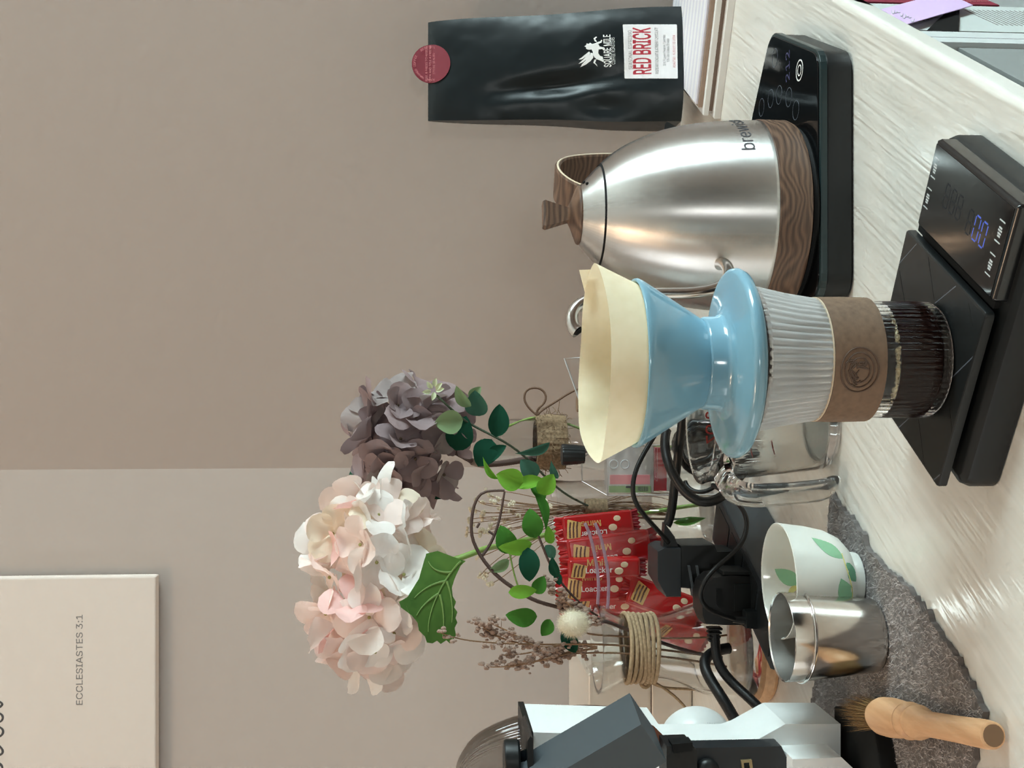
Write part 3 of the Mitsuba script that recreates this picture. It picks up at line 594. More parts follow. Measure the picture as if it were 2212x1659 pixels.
put('cut_edge', lathe([(.0344, ST), (.0358, ST - .0001), (.0358, ST + .0006), (.0344, ST + .0006)], 72, (GX, GY, 0), closed=True), 'm_leather_edge', slk, 40, label='pale cut edge')
mk = []
def on_sleeve(a, z, r=.03622): return [GX + r * math.sin(a), GY - r * math.cos(a), z]
am = math.asin((at(1855, 800, .60)[0] - GX) / .036); zm = zat(1857, .603)
for k_ in range(3): mk.append(tube([on_sleeve(am + (.0125 - .0028 * k_) / .036 * math.cos(t), zm + (.0105 - .0024 * k_) * math.sin(t)) for t in np.linspace(0, 2 * np.pi, 40)], .00042, 5, closed=False))
for k_ in range(9):
    x0, z0 = rng.uniform(-.007, .007), rng.uniform(-.006, .006); mk.append(tube([on_sleeve(am + (x0 + rng.uniform(-.003, .003)) / .036, zm + z0 + rng.uniform(-.003, .003)) for _ in range(5)], .0004, 5, smooth=14))
put('embossed_mark', cat(mk), 'm_leather_mark', slk, True, label='dark round embossed mark')
# dripper
DX, DY = .0118, .638
dk = thing('coffee_dripper', 'glossy light blue ceramic coffee dripper sitting on top of the glass carafe', 'dripper')
zP = zTop + .0008; RP = px(205, DY)
zN0, zN1, zR = zat(1548, DY), zat(1516, DY), zat(1374, DY); RN, RR = px(101, DY), px(182, DY)
put('saucer', lathe([(.013, zP), (.030, zP), (RP * .90, zP + .0012), (RP * .975, zP + .0034), (RP, zP + .0062), (RP * .992, zP + .0088), (RP * .955, zP + .0104), (RP * .8, zP + .0114), (RN * 1.25, zP + .0125), (RN * 1.06, zP + .0142), (RN * 1.0, zP + .0175),
    (RN * .99, zN1 - .0006), (RN * .97, zN1 + .0006), (RN * .94, zN1 + .001), (.013, zN1)], 96, (DX, DY, 0), closed=True), 'm_ceramic_blue', dk, 50)
cone = [(RN * .93, zN1 - .001), (RN * .945, zN1 + .001), (RR * .955, zR - .004), (RR * .985, zR - .0015), (RR, zR + .0002), (RR * .995, zR + .0015), (RR * .975, zR + .002), (RR * .945, zR + .0008), (RR * .91, zR - .003), (RN * .70, zN1 + .004), (.010, zN1 + .002), (.010, zN1 - .001)]
put('cone', lathe(cone, 96, (DX, DY, 0), closed=True), 'm_ceramic_blue', dk, 50)
# paper filter: round at the dripper's rim, a pointed lens at its mouth
fk = thing('paper_filter', 'cream paper coffee filter standing open in the blue dripper', 'paper filter')
nf = 96; a = np.arange(nf) * 2 * np.pi / nf; rings = []
zM = zat(1278, DY); RM = px(214, DY)
for t in np.linspace(0, 1, 22):
    if t < .55:
        s = t / .55; r = (.016 + (RR * .93 - .016) * s); z = zN1 + .006 + (zR - zN1 - .006) * s; X, Yy = r * np.cos(a), r * np.sin(a); Z = np.full(nf, z)
    else:
        s = (t - .55) / .45; e = s ** .8; rx = RR * .93 + (RM - RR * .93) * s; lens = np.sign(np.sin(a)) * np.abs(np.sin(a)) ** (1 + .55 * e)
        X = rx * (np.cos(a) * (1 - .0 * e)); Yy = lens * (RR * .93 + (.0445 - RR * .93) * s); Z = zR + (zM - zR) * s - .0042 * e * np.abs(np.cos(a)) ** 5 + e * (.0030 * np.sin(a) + .0018 * np.cos(2 * a + .4) + .0012 * np.sin(3 * a + 1))
        Yy = Yy + e * (.0032 * np.exp(-((np.cos(a) - .55) / .2) ** 2) * (np.sin(a) > 0) - .0034 * np.exp(-((np.cos(a) + .45) / .16) ** 2) * (np.sin(a) > 0)) + .0016 * e * np.sin(4 * np.cos(a) + 1)
    rings.append(np.stack([DX + X, DY + Yy, Z], 1))
put('paper', loft(rings, False, False), 'm_filter', fk, 60)
tabm = grid(lambda U, W: np.stack([DX + RM * (.96 - .30 * W) , DY + .012 + .022 * W + .004 * U, zM - .0035 + U * .0085 - .004 * W - .004 * U * W], -1), 6, 8)
put('seam_flap', tabm, 'm_filter', fk, True, label='folded seam flap at the right end')

# ------------------------------------------------------------------ glass measuring cup behind the dripper
mk_ = thing('measuring_cup', 'small clear glass measuring cup with red markings, behind the carafe', 'measuring cup')
MX, MY = -.0312, .886; mz0, mz1 = TABLE + .0003, TABLE + .103
mo = [(0, mz0), (.033, mz0), (.0358, mz0 + .002), (.0370, mz0 + .006), (.0462, mz1 - .006), (.0480, mz1 - .001), (.0476, mz1), (.0455, mz1 - .001), (.0425, mz1 - .010), (.0335, mz0 + .012), (.031, mz0 + .0088), (0, mz0 + .008)]
hr = [np.array([MX, MY, 0]) + np.array([math.cos(math.radians(222)) * r, math.sin(math.radians(222)) * r, z]) for r, z in ((.0435, mz1 - .013), (.054, mz1 - .011), (.066, mz1 - .016), (.0705, mz1 - .030), (.0680, mz0 + .032), (.0645, mz0 + .014), (.060, mz0 + .007))]
hp2 = spline(hr, 40); hside = np.array([-math.sin(math.radians(222)), math.cos(math.radians(222)), 0]); rg = []
for i, (p_, t_) in enumerate(zip(hp2, np.gradient(hp2, axis=0))):
    nn_ = unit(np.cross(hside, unit(t_))); an = np.arange(14) * 2 * np.pi / 14; k_ = 1 + .5 * math.exp(-(i / 4) ** 2) - .25 * math.exp(-((39 - i) / 2) ** 2)
    rg.append([p_ + hside * (.0125 * k_ * math.copysign(abs(math.cos(q)) ** .7, math.cos(q))) + nn_ * (.0046 * k_ * math.copysign(abs(math.sin(q)) ** .7, math.sin(q))) for q in an])
cup = lathe(mo, 96, (MX, MY, 0)); cup.fix_normals(); han = loft(rg); han.fix_normals()
def man(m): return m3.Manifold(m3.Mesh(np.asarray(m.vertices, np.float32), np.asarray(m.faces, np.uint32)))
try: put('glass', from_manifold(man(cup) + (man(han) - man(lathe([(0, mz0), (.0335, mz0 + .012), (.0425, mz1 - .010), (.045, mz1 + .01), (0, mz1 + .01)], 96, (MX, MY, 0))))), 'm_glass', mk_, 40)
except Exception: put('glass', cat([cup, han]), 'm_glass', mk_, 40)
def on_cup(an, z, lift=.0003): r = .0370 + (z - mz0 - .006) * (.0092 / .091) + lift; return np.array([MX + r * math.sin(an), MY - r * math.cos(an), z])
mt = []
mtext = meshkit.text_mesh('8 OZ', .0085, 1.0, True); v = mtext.vertices; r_ = .0412
for m_, a_, z_ in ((mtext, math.pi - .22, mz1 - .0245),):
    an = a_ + v[:, 0] / r_ ; rr = .0418 + v[:, 2] * .0003
    mt.append(TM(np.stack([MX + rr * np.sin(an) * 1.03, MY - rr * np.cos(an) * 1.03, z_ + v[:, 1]], 1), m_.faces))
for z_ in (mz1 - .027, mz1 - .052, mz1 - .070):
    mt.append(tube([on_cup(q, z_) for q in np.linspace(math.pi + .42, math.pi + .78, 14)], .0006, 5)); 
mt.append(tube([on_cup(math.pi + .78, z) for z in np.linspace(mz1 - .027, mz1 - .018, 6)], .0006, 5))
put('red_markings', cat(mt), 'm_glass_red', mk_, False, label='red printed markings')

# ------------------------------------------------------------------ felt cloth, bowl, steel cup, brush
CT = TABLE + .0042
clk = thing('felt_cloth', 'grey fuzzy felt cloth with a ragged edge, under the bowl and the steel cup', 'cloth')
cps = [(-.0855, .866), (-.0925, .851), (-.100, .822), (-.108, .804), (-.119, .792), (-.126, .762), (-.131, .733), (-.143, .700), (-.156, .672), (-.170, .645), (-.186, .6215), (-.196, .626), (-.206, .633), (-.223, .638), (-.31, .655), (-.355, .86), (-.262, .912), (-.222, .893), (-.168, .878), (-.115, .872)]
cp = []; 
for (p, q) in zip(cps, cps[1:] + cps[:1]):
    p, q = np.array(p), np.array(q); n_ = max(2, int(np.linalg.norm(q - p) / .0035)); d = unit(q - p); nn_ = np.array([-d[1], d[0]])
    cp += [p + (q - p) * i / n_ + nn_ * rng.normal(0, .0011) for i in range(n_)]
cpoly = sg.Polygon(cp).buffer(0); cpoly = max(getattr(cpoly, 'geoms', [cpoly]), key=lambda g: g.area)
put('felt', extr(cpoly, .0036).apply_translation([0, 0, TABLE + .0004]), 'm_felt', clk, False)
pts = []
mnx, mny, mxx, mxy = cpoly.bounds
while len(pts) < 26000:
    q = rng.uniform([mnx, mny], [mxx, mxy], (4000, 2)); pts += q[shapely.contains_xy(cpoly, q[:, 0], q[:, 1])].tolist()
pts = np.array(pts[:26000]); an = rng.uniform(0, 2 * np.pi, len(pts)); ln = rng.uniform(.0012, .0042, len(pts)); up_ = rng.uniform(.0003, .0019, len(pts)); dxy = np.stack([np.cos(an), np.sin(an)], 1); sd = np.stack([-dxy[:, 1], dxy[:, 0]], 1) * .00024
zb_ = np.full((len(pts), 1), TABLE + .0038); A_ = np.c_[pts - sd, zb_]; B_ = np.c_[pts + sd, zb_]; C_ = np.c_[pts + dxy * ln[:, None], zb_ + up_[:, None]]
put('pile', TM(np.stack([A_, B_, C_], 1).reshape(-1, 3), np.arange(3 * len(pts)).reshape(-1, 3)), 'm_felt_fibre', clk, False, kind='stuff')
BX, BYY = -.1434, .812
bo = thing('bowl', 'small white porcelain bowl with painted green leaves, on the grey cloth', 'bowl')
bz = CT + .0006; bh = .0575
bprof = [(0, bz + .003), (.0165, bz + .003), (.0175, bz), (.0198, bz), (.0202, bz + .003), (.0200, bz + .0065), (.0245, bz + .0085), (.0315, bz + .015), (.0365, bz + .025), (.0395, bz + .039), (.0412, bz + .052), (.0420, bz + bh), (.0415, bz + bh + .0004), (.0405, bz + bh - .001), (.0380, bz + .039), (.0345, bz + .024), (.028, bz + .0135), (.016, bz + .009), (0, bz + .0085)]
bp_ = np.array(bprof); put('body', lathe(bp_, 96, (BX, BYY, 0)), 'm_ceramic_white', bo, 50)
def bowl_r(z): return np.interp(z, bp_[5:12, 1], bp_[5:12, 0])
def bowl_ri(z): return np.interp(z, bp_[12:18, 1][::-1], bp_[12:18, 0][::-1])
def on_bowl(an, z, inside=False, lift=.00025):
    r = bowl_ri(z) - lift if inside else bowl_r(z) + lift
    return np.stack([BX + r * np.sin(an), BYY - r * np.cos(an), z], -1)
def bleaf(a0, z0, a1, z1, wd, b, inside=False):
    L_ = math.hypot((a1 - a0) * .04, z1 - z0); da, dz = (a1 - a0) * .04 / L_, (z1 - z0) / L_
    def fn(U, W):
        s = U; w = wd * np.sin(np.pi * s ** .8) ** .85 * (W - .5)
        return on_bowl(a0 + ((da * L_ * s) - dz * w) / .04, z0 + dz * L_ * s + da * w, inside)
    put('painted_leaf', grid(fn, 12, 6), b, bo, True)
bleaf(.62, bz + .020, 1.02, bz + .040, .012, 'm_bowl_leaf'); bleaf(.36, bz + .016, .12, bz + .0095, .009, 'm_bowl_leaf_dark'); bleaf(-.30, bz + .017, .20, bz + .024, .013, 'm_bowl_leaf'); bleaf(.55, bz + .017, .30, bz + .009, .008, 'm_bowl_leaf_dark')
put('painted_stem', tube(on_bowl(np.linspace(.75, -.6, 24), bz + .0165 + .003 * np.cos(np.linspace(0, 4, 24)), False, .0001), .0005, 5), 'm_bowl_stem', bo)
bleaf(math.pi + .25, bz + .030, math.pi - .05, bz + .048, .012, 'm_bowl_leaf', True); bleaf(math.pi + .28, bz + .028, math.pi + .55, bz + .040, .010, 'm_bowl_stem', True)
cu = thing('steel_cup', 'polished stainless steel dosing cup with a raised ring, on the grey cloth', 'cup')
UX, UY = -.1765, .777; uz = CT + .0004; uh = zat(1688, UY) - uz
cpf = [(0, uz), (.0240, uz), (.0252, uz + .0012), (.0256, uz + .004), (.0304, uz + uh * .80), (.0307, uz + uh - .0005), (.0303, uz + uh), (.0296, uz + uh - .001)]
put('outside', lathe(cpf, 96, (UX, UY, 0)), 'm_steel_polished', cu, 40)
put('inside', lathe([(.0296, uz + uh - .001), (.0292, uz + uh * .8), (.0246, uz + .004), (.022, uz + .002), (0, uz + .002)], 96, (UX, UY, 0)), 'm_steel_brushed', cu, 40)
tr_ = trimesh.creation.torus(.0311, .0011, major_sections=96, minor_sections=10); tr_.apply_transform(rot(.06, [.5, 1, 0])); put('ring', move(tr_, [UX, UY, uz + uh * .80]), 'm_steel_polished', cu)
wk = thing('cleaning_brush', 'turned beech wood brush with dark bristles, lying across the grey cloth', 'brush')
b0, b1 = on(1897, 1545, CT + .0135), on(2146, 1589, TABLE + .0095); ax = unit(b1 - b0); LBr = np.linalg.norm(b1 - b0)
bpf = [(0, 0), (.0075, 0), (.0108, .0025), (.0124, .009), (.0127, .020), (.0120, .032), (.0104, .0385), (.0092, .0395), (.0092, .0410), (.0112, .0428), (.0118, .0455), (.0110, .0485), (.0090, .0500), (.0088, .0518), (.0104, .0535), (.0108, .0565), (.0100, .0600), (.0084, .0635), (.0076, .070), (.0076, .100), (.0080, .130), (.0080, LBr - .006), (.0075, LBr - .001), (.0062, LBr), (0, LBr)]
bx_ = unit(np.cross(ax, [0, 0, 1])); FB = frame(b0, bx_, np.cross(ax, bx_))
put('handle', xf(lathe(bpf, 48), FB), 'm_beech', wk, 40)
put('end_grain', xf(lathe([(0, LBr + .0004), (.0060, LBr + .0003), (.0060, LBr - .001)], 32), FB), 'm_beech_end', wk)
hb = []
for i in range(700):
    r, a_ = .0085 * math.sqrt(rng.uniform()), rng.uniform(0, 2 * np.pi); s = 1.0 + rng.uniform(.05, .75); l = rng.uniform(.028, .046); p0 = np.array([r * math.cos(a_), r * math.sin(a_), .001]); p1 = np.array([r * s * math.cos(a_) + rng.normal(0, .0012), r * s * math.sin(a_) + rng.normal(0, .0012), -l])
    o = unit(rng.normal(size=3)) * .00022; o2 = unit(np.cross(o, p1 - p0)) * .00022; hb += [[p0 + o, p0 - o, p1], [p0 + o2, p0 - o2, p1]]
hbv = np.array(hb).reshape(-1, 3); put('bristles', xf(TM(hbv, np.arange(len(hbv)).reshape(-1, 3)), FB), 'm_bristle', wk, False, kind='stuff')

# ------------------------------------------------------------------ power strip, plugs and cables
pk = thing('power_strip', 'dark grey power strip lying behind the bowl, with plugs in its top', 'power strip')
PD = np.array([.39, .92]); PD = PD / np.linalg.norm(PD); PN = np.array([PD[1], -PD[0]])      # along it (away), and to its right
PR0 = np.array([-.104, 1.070])
def ps(s, w): q = PR0 - PD * s - PN * w; return q
strip_poly = rpoly([ps(0, 0), ps(.206, 0), ps(.206, .052), ps(0, .052)], .003)
put('body', slab(strip_poly, TABLE + .0006, TABLE + .041, .003), 'm_navy', pk)
for s in (.012, .060, .108, .156):
    put('socket', slab(rpoly([ps(s, .007), ps(s + .042, .007), ps(s + .042, .045), ps(s, .045)], .003), TABLE + .0408, TABLE + .0416), 'm_black', pk)
put('seam', bar(ps(.0, .0125), ps(.206, .0125), .0008, TABLE + .0409, .0002), 'm_black_soft', pk)
def block(c, size, d, z0, r=.003):
    return xf(rbox(size, (0, 0, size[2] / 2), r), frame([c[0], c[1], z0], [d[0], d[1], 0], [-d[1], d[0], 0]))
PZ = TABLE + .0412
ak = thing('usb_charger', 'boxy black USB charger plugged into the power strip, below the red wafers', 'charger')
c_ = on(1600, 1210, PZ)[:2]; AY = 1.005
def hexa(front, dy, b=.0015):
    """A chamfered block whose front outline is seen at these photo points at depth AY, dy deep."""
    p = np.array([at(x, y, AYY) for x, y, AYY in front]); c = p.mean(0); q = c + (p - c) * .96
    return hull(np.r_[p + [0, b, 0], q, p + [0, dy - b, 0], q + [0, dy, 0]])
put('body', hexa([(1420, 1190, AY), (1420, 1255, AY), (1440, 1290, AY), (1472, 1290, AY), (1472, 1184, AY), (1436, 1182, AY)], .045), 'm_navy', ak)
put('front', hexa([(1470, 1178, AY), (1470, 1270, AY), (1548, 1278, AY), (1560, 1215, AY), (1543, 1176, AY)], .045), 'm_black', ak)
put('plug', hexa([(1545, 1190, AY), (1545, 1286, AY), (1606, 1284, AY), (1606, 1190, AY)], .04), 'm_black_satin', ak)
for x in (1486, 1503): put('fin', hexa([(x, 1222, AY - .002), (x + 12, 1290, AY - .002), (x + 17, 1290, AY - .002), (x + 5, 1222, AY - .002)], .01, .0005), 'm_charcoal', ak)
put('usb_plug', hexa([(1436, 1130, AY + .004), (1436, 1158, AY + .004), (1458, 1160, AY + .004), (1466, 1182, AY + .004), (1432, 1182, AY + .004), (1440, 1156, AY + .004)], .012, .001), 'm_black', ak)
uk = thing('mains_plug', 'rounded black mains plug with ribbed cable grip, standing on the power strip', 'plug')
UYY = .955
up_ = [(1540, 1246), (1522, 1262), (1515, 1290), (1516, 1330), (1524, 1350), (1560, 1352), (1600, 1352), (1634, 1348), (1634, 1244), (1580, 1241)]
put('body', hexa([(x, y, UYY) for x, y in up_], .035, .006), 'm_rubber', uk)
put('finger_grip', hexa([(1548, 1272, UYY - .0015), (1548, 1304, UYY - .0015), (1553, 1312, UYY - .0015), (1563, 1312, UYY - .0015), (1560, 1302, UYY - .0015), (1560, 1272, UYY - .0015)], .004, .0008), 'm_black_soft', uk)
put('pin_block', hexa([(1586, 1262, UYY - .002), (1586, 1322, UYY - .002), (1632, 1318, UYY - .002), (1632, 1262, UYY - .002)], .02, .001), 'm_black_satin', uk)
put('collar', hexa([(1562, 1234, UYY + .001), (1562, 1242, UYY + .001), (1634, 1242, UYY + .001), (1634, 1236, UYY + .001)], .034, .001), 'm_black', uk)
for i in range(4):
    y = 1357 + i * 8.5
    put('strain_relief', rbox([.0118 - .0008 * i, .011 - .0008 * i, .0022], at(1541 - i * .8, y, UYY + .017) * [1, 1, 1], .0010) if False else move(xf(rbox([.0022, .011 - .0007 * i, .0125 - .0009 * i], (0, 0, 0), .001), rot(0, [0, 1, 0])), at(1543 - i * .5, y, UYY + .017)), 'm_rubber', uk)
sk2 = thing('small_usb_plug', 'small square black USB plug at the near end of the power strip', 'plug')
put('body', hexa([(1613, 1322, .935), (1613, 1358, .935), (1648, 1360, .935), (1648, 1320, .935)], .014, .001), 'm_black', sk2)
put('strain_relief', tube([at(1582, 1338, .942), at(1600, 1340, .942), at(1614, 1340, .942)], [.0026, .0032, .0036], 10), 'm_rubber', sk2)
def cable(name, lab, pts, r, b='m_rubber', n=70):
    put(thing(name, lab, 'cable'), tube([at(*q) for q in pts], r, 10, smooth=n), b, None, True)
cable('mains_cable', 'black mains cable running from the rounded plug down past the steel cup', [(1543, 1362, .972), (1546, 1400, .968), (1556, 1440, .962), (1592, 1484, .95), (1650, 1542, .92)], .0042)
cable('mains_cable', 'thick black mains cable bending down behind the white grinder', [(1575, 1400, .992), (1540, 1410, .985), (1523, 1428, .976), (1528, 1455, .966), (1556, 1502, .95), (1580, 1542, .925), (1604, 1582, .90)], .0048)
cable('usb_cable', 'stout black cable running from the USB charger back behind the dripper', [(1440, 1135, 1.012), (1449, 1110, 1.01), (1458, 1040, 1.0), (1468, 960, .99), (1476, 880, .985)], .0040)
cable('usb_cable', 'thin black cable looping up from the charger to the blue dripper', [(1444, 1172, 1.008), (1425, 1150, 1.0), (1388, 1108, .985), (1369, 1072, .98), (1370, 1030, .98), (1388, 985, .985), (1420, 930, .99)], .0021)
cable('black_cable', 'thick black cable making a loop beside the measuring cup', [(1440, 930, 1.0), (1437, 970, .985), (1452, 1020, .97), (1484, 1066, .965), (1520, 1084, .96), (1556, 1074, .965), (1590, 1040, .98), (1640, 990, 1.0)], .0042)
cable('thin_cable', 'thin black cable arching over the power strip to the small USB plug', [(1540, 1048, 1.02), (1566, 1064, .99), (1596, 1090, .97), (1613, 1130, .95), (1600, 1175, .942), (1560, 1215, .93), (1526, 1250, .925), (1513, 1285, .926), (1524, 1310, .93), (1552, 1326, .935), (1590, 1339, .942)], .0020)
cable('thin_cable', 'thin black cable behind the measuring cup', [(1480, 1040, 1.06), (1498, 1060, 1.05), (1520, 1062, 1.045), (1545, 1050, 1.04), (1570, 1020, 1.03)], .0020)
ckk = thing('cable_coil', 'tangle of coiled black cable behind the measuring cup', 'cable coil')
co = at(1510, 968, 1.06); cpts = []
for i in range(90):
    t = i / 89 * 2 * math.pi * 5; cpts.append(co + [.022 * math.cos(t) + .004 * math.sin(t * .37), .012 * math.sin(t * .8), .020 * math.sin(t) + .003 * math.cos(t * .53)])
put('coil', tube(cpts, .0022, 7), 'm_rubber', ckk, True)
put('wrapped_core', rbox([.034, .022, .026], co + [.004, .012, -.002], .006), 'm_black_soft', ckk)

# ------------------------------------------------------------------ vases
def glassvase(name, lab, X, Y, outer, wall=.0022, base=.006, b='m_glass'):
    k = thing(name, lab, 'vase'); o = np.asarray(outer, float)
    inn = [(max(r - wall, .001), z) for r, z in o[::-1] if z > o[0, 1] + base]; inn[0] = (o[-1, 0] - wall * .9, o[-1, 1] - .0002)
    zi = o[0, 1] + base; inn += [(inn[-1][0] * .93, zi + .001), (0, zi)]
    put('glass', lathe(np.r_[[[0, o[0, 1]]], o, inn], 72, (X, Y, 0)), b, k, 50); return k
VY = 1.05
def row(x, half, Y=VY): return (px(half, Y, zat(x, Y)), zat(x, Y))
cok = thing('wooden_coaster', 'round light brown wooden coaster under the flared glass vase', 'coaster')
VX = at(1560, 1396, VY)[0]; vz = TABLE + .0125
put('disc', lathe([(0, TABLE + .0004), (.046, TABLE + .0004), (.0485, TABLE + .004), (.0485, vz - .002), (.047, vz), (0, vz)], 64, (VX - .004, VY, 0)), 'm_beech', cok)
vo = [row(1642, 62), row(1638, 88), row(1615, 106), row(1575, 111), row(1530, 103), row(1480, 86), row(1430, 72), row(1390, 67), row(1350, 70), row(1320, 82), row(1300, 92), row(1289, 95)]
vo[0] = (vo[0][0], vz + .0004); vo = np.array(vo); vo[1, 1] = max(vo[1, 1], vo[0, 1] + .002)
q = PchipInterpolator(vo[:, 1], vo[:, 0]); zq = np.linspace(vo[0, 1], vo[-1, 1], 40); 
vk = glassvase('glass_vase', 'flared clear glass vase tied with jute twine at its neck, on the wooden coaster', VX, VY, np.c_[np.r_[vo[0, 0], q(zq[1:])], zq], .0036, .011)
tw = []
for i in range(7):
    z = zat(1352 + i * 9.5, VY); r = float(q(z)) + .0018
    tw.append([[VX + (r + .0003 * math.sin(3 * a_ + i)) * math.cos(a_), VY + r * math.sin(a_), z + .0009 * math.sin(a_ * 2 + i)] for a_ in np.linspace(0, 2 * np.pi, 48, endpoint=False)])
tkk = thing('jute_twine', 'natural jute twine wound round the neck of the flared vase, knotted at the left', 'twine')
for t_ in tw: put('winding', tube(t_, .0021, 7, closed=True), 'm_jute_light', tkk, True)
kz = at(1395, 1466, VY - .01)
for pts in ([kz, at(1420, 1478, VY - .012), at(1452, 1500, VY - .01), at(1480, 1528, VY - .004)], [kz, at(1430, 1484, VY - .01), at(1470, 1488, VY - .012), at(1545, 1497, VY - .006)]):
    put('loose_end', tube(pts, .0013, 6, smooth=24), 'm_jute_light', tkk, True)
kn_ = cat([move(xf(trimesh.creation.torus(.0040, .0019, major_sections=18, minor_sections=8), rot(rng.uniform(0, 3), unit(rng.normal(size=3)))), kz + rng.normal(0, .0014, 3)) for _ in range(3)])
put('knot', kn_, 'm_jute_light', tkk, True)
# two taller bottles behind
AY_ = 1.262
ax_ = at(1180, 955, AY_)[0]
def rowA(x, half): return (px(half, AY_, zat(x, AY_)), zat(x, AY_))
ao = [(.030, TABLE + .0004), (.0335, TABLE + .004), (.0335, zat(1330, AY_)), rowA(1290, 60), rowA(1240, 53), rowA(1180, 50), rowA(1090, 50), rowA(1072, 52), rowA(1066, 52)]
bvk = glassvase('glass_bottle', 'tall clear glass bottle with a twine bow, behind the paper filter', ax_, AY_, ao, .002, .008)
bowk = thing('twine_bow', 'brown twine bow and frayed jute wrap round the neck of the tall bottle', 'twine')
jr = px(55, AY_)
put('jute_wrap', lathe([(jr - .004, zat(1222, AY_)), (jr + .0012, zat(1220, AY_)), (jr + .0022, zat(1188, AY_)), (jr + .0010, zat(1157, AY_)), (jr - .004, zat(1155, AY_))], 96, (ax_, AY_, 0), closed=True, mod=lambda a, r, z: r + (.0007 * np.sin(a * 17 + z * 900) + .0005 * np.sin(a * 31) if r > jr else 0)), 'm_jute', bowk, True)
fr = []
for i in range(120):
    a_ = rng.uniform(0, 2 * np.pi); z = rng.uniform(zat(1220, AY_), zat(1157, AY_)); p0 = np.array([ax_ + (jr + .001) * math.cos(a_), AY_ + (jr + .001) * math.sin(a_), z]); d = rng.normal(0, .005, (2, 3)) + .0022 * np.array([math.cos(a_), math.sin(a_), 0])
    fr.append(tube([p0, p0 + d[0], p0 + d[0] + d[1] * .7], .00035, 4, smooth=6))
put('fibres', cat(fr), 'm_jute', bowk, True, kind='stuff')
by = AY_ - .03
put('bow_loop', tube([at(x, y, by) for x, y in ((1160, 897), (1142, 880), (1133, 862), (1137, 845), (1152, 838), (1170, 842), (1179, 856), (1174, 872), (1162, 884), (1162, 897))], .0012, 7, smooth=50), 'm_string', bowk, True)
put('loose_end', tube([at(x, y, by) for x, y in ((1162, 896), (1172, 886), (1200, 868), (1236, 846), (1262, 838))], .0012, 7, smooth=30), 'm_string', bowk, True)
BY_ = 1.238
bx0 = at(1380, 1100, BY_)[0]
def rowB(x, half): return (px(half, BY_, zat(x, BY_)), zat(x, BY_))
bo_ = [(.032, TABLE + .0004), (.0375, TABLE + .005), rowB(1500, 84), rowB(1420, 80), rowB(1370, 72), rowB(1320, 64), rowB(1230, 62), rowB(1205, 64), rowB(1197, 65)]
b2 = glassvase('glass_jar', 'wide clear glass jar holding flower stems, behind the red wafers', bx0, BY_, bo_, .002, .008)
jk = thing('jute_ribbon', 'flat jute ribbon tied round the dried stems inside the glass jar', 'ribbon')
put('wrap', lathe([(.0060, zat(1309, BY_)), (.0098, zat(1309, BY_)), (.0102, zat(1285, BY_)), (.0098, zat(1262, BY_)), (.0060, zat(1262, BY_))], 36, (at(1285, 1096, BY_)[0], BY_ - .004, 0), closed=True), 'm_jute', jk, 50)
put('frayed_end', cat([tube([at(1285 + rng.uniform(-18, 18), 1115, BY_ - .012), at(1275 + rng.uniform(-22, 22), 1122, BY_ - .016), at(1268 + rng.uniform(-26, 22), 1134, BY_ - .018)], .0005, 4, smooth=5) for _ in range(34)]), 'm_jute_light', jk, True, kind='stuff')

# ------------------------------------------------------------------ leaves, flowers, dried stems
def leaf_mesh(shape='oval', fold=.12, curl=.12, nu=12, nv=7, wav=0.0):
    def fn(U, W):
        t = U; s = W * 2 - 1
        w = {'oval': np.sin(np.pi * t ** .86) ** .72, 'lance': np.sin(np.pi * t ** .75) ** 1.1, 'petal': np.clip(np.sin(np.pi * (t * .93 + .03) ** 1.45), 0, 1) ** .62 * (1 - .0 * t)}[shape]
        x = s * w * .5
        return np.stack([x, t - .0 * s, fold * np.abs(s) ** 1.5 * w - curl * (t - .5) ** 2 * 2 + wav * np.sin(t * 9 + s * 2) * np.abs(s)], -1)
    return grid(fn, nu, nv)
LEAF = {k_: mikit.ply(leaf_mesh(*a_), None, smooth=True) for k_, a_ in dict(oval=('oval', .16, .14), oval2=('oval', .05, .26, 12, 7, .02), lance=('lance', .2, .2)).items()}
def img_dir(dx, dy): return np.array([-dy, 0, -dx])             # photo direction -> upright world
def leaf(parent, x, y, ln, wd, dx, dy, Y, b, kind='oval', tilt=0.0, yaw=0.0):
    """A leaf centred on what the photo shows at (x, y), pointing along (dx, dy), turned by tilt and yaw out of the picture plane."""
    c = at(x, y, Y); L_, W_ = px(ln, Y), px(wd, Y); d = unit(img_dir(dx, dy)); nrm = np.array([0, -1.0, 0]); s = unit(np.cross(d, nrm))
    d2 = d * math.cos(tilt) + nrm * math.sin(tilt); n2 = np.cross(s, d2); s2 = s * math.cos(yaw) + n2 * math.sin(yaw); n3 = np.cross(s2, d2)
    M = np.eye(4); M[:3, 0], M[:3, 1], M[:3, 2] = s2 * W_, d2 * L_, n3 * L_; M[:3, 3] = c - d2 * L_ / 2
    put('leaf', {**LEAF[kind], 'to_world': S4(M), 'bsdf': {'type': 'ref', 'id': b}}, None, parent); return c - d2 * L_ / 2
def stemtube(parent, pts, r, b, name='stem', n=40): put(name, tube([at(*q_) for q_ in pts], r, 7, smooth=n), b, parent, True)
EYY = 1.13
ek = thing('eucalyptus_sprig', 'dark green eucalyptus sprig with round leaves and pale buds, over the mauve hydrangea', 'foliage sprig')
stemtube(ek, [(938, 850, EYY - .01), (975, 884, EYY - .01), (1010, 912, EYY), (1052, 935, EYY), (1098, 960, EYY), (1148, 1000, EYY + .02), (1195, 1046, EYY + .05), (1290, 1100, BY_ - .004), (1500, 1120, BY_)], .0012, 'm_stem_dark')
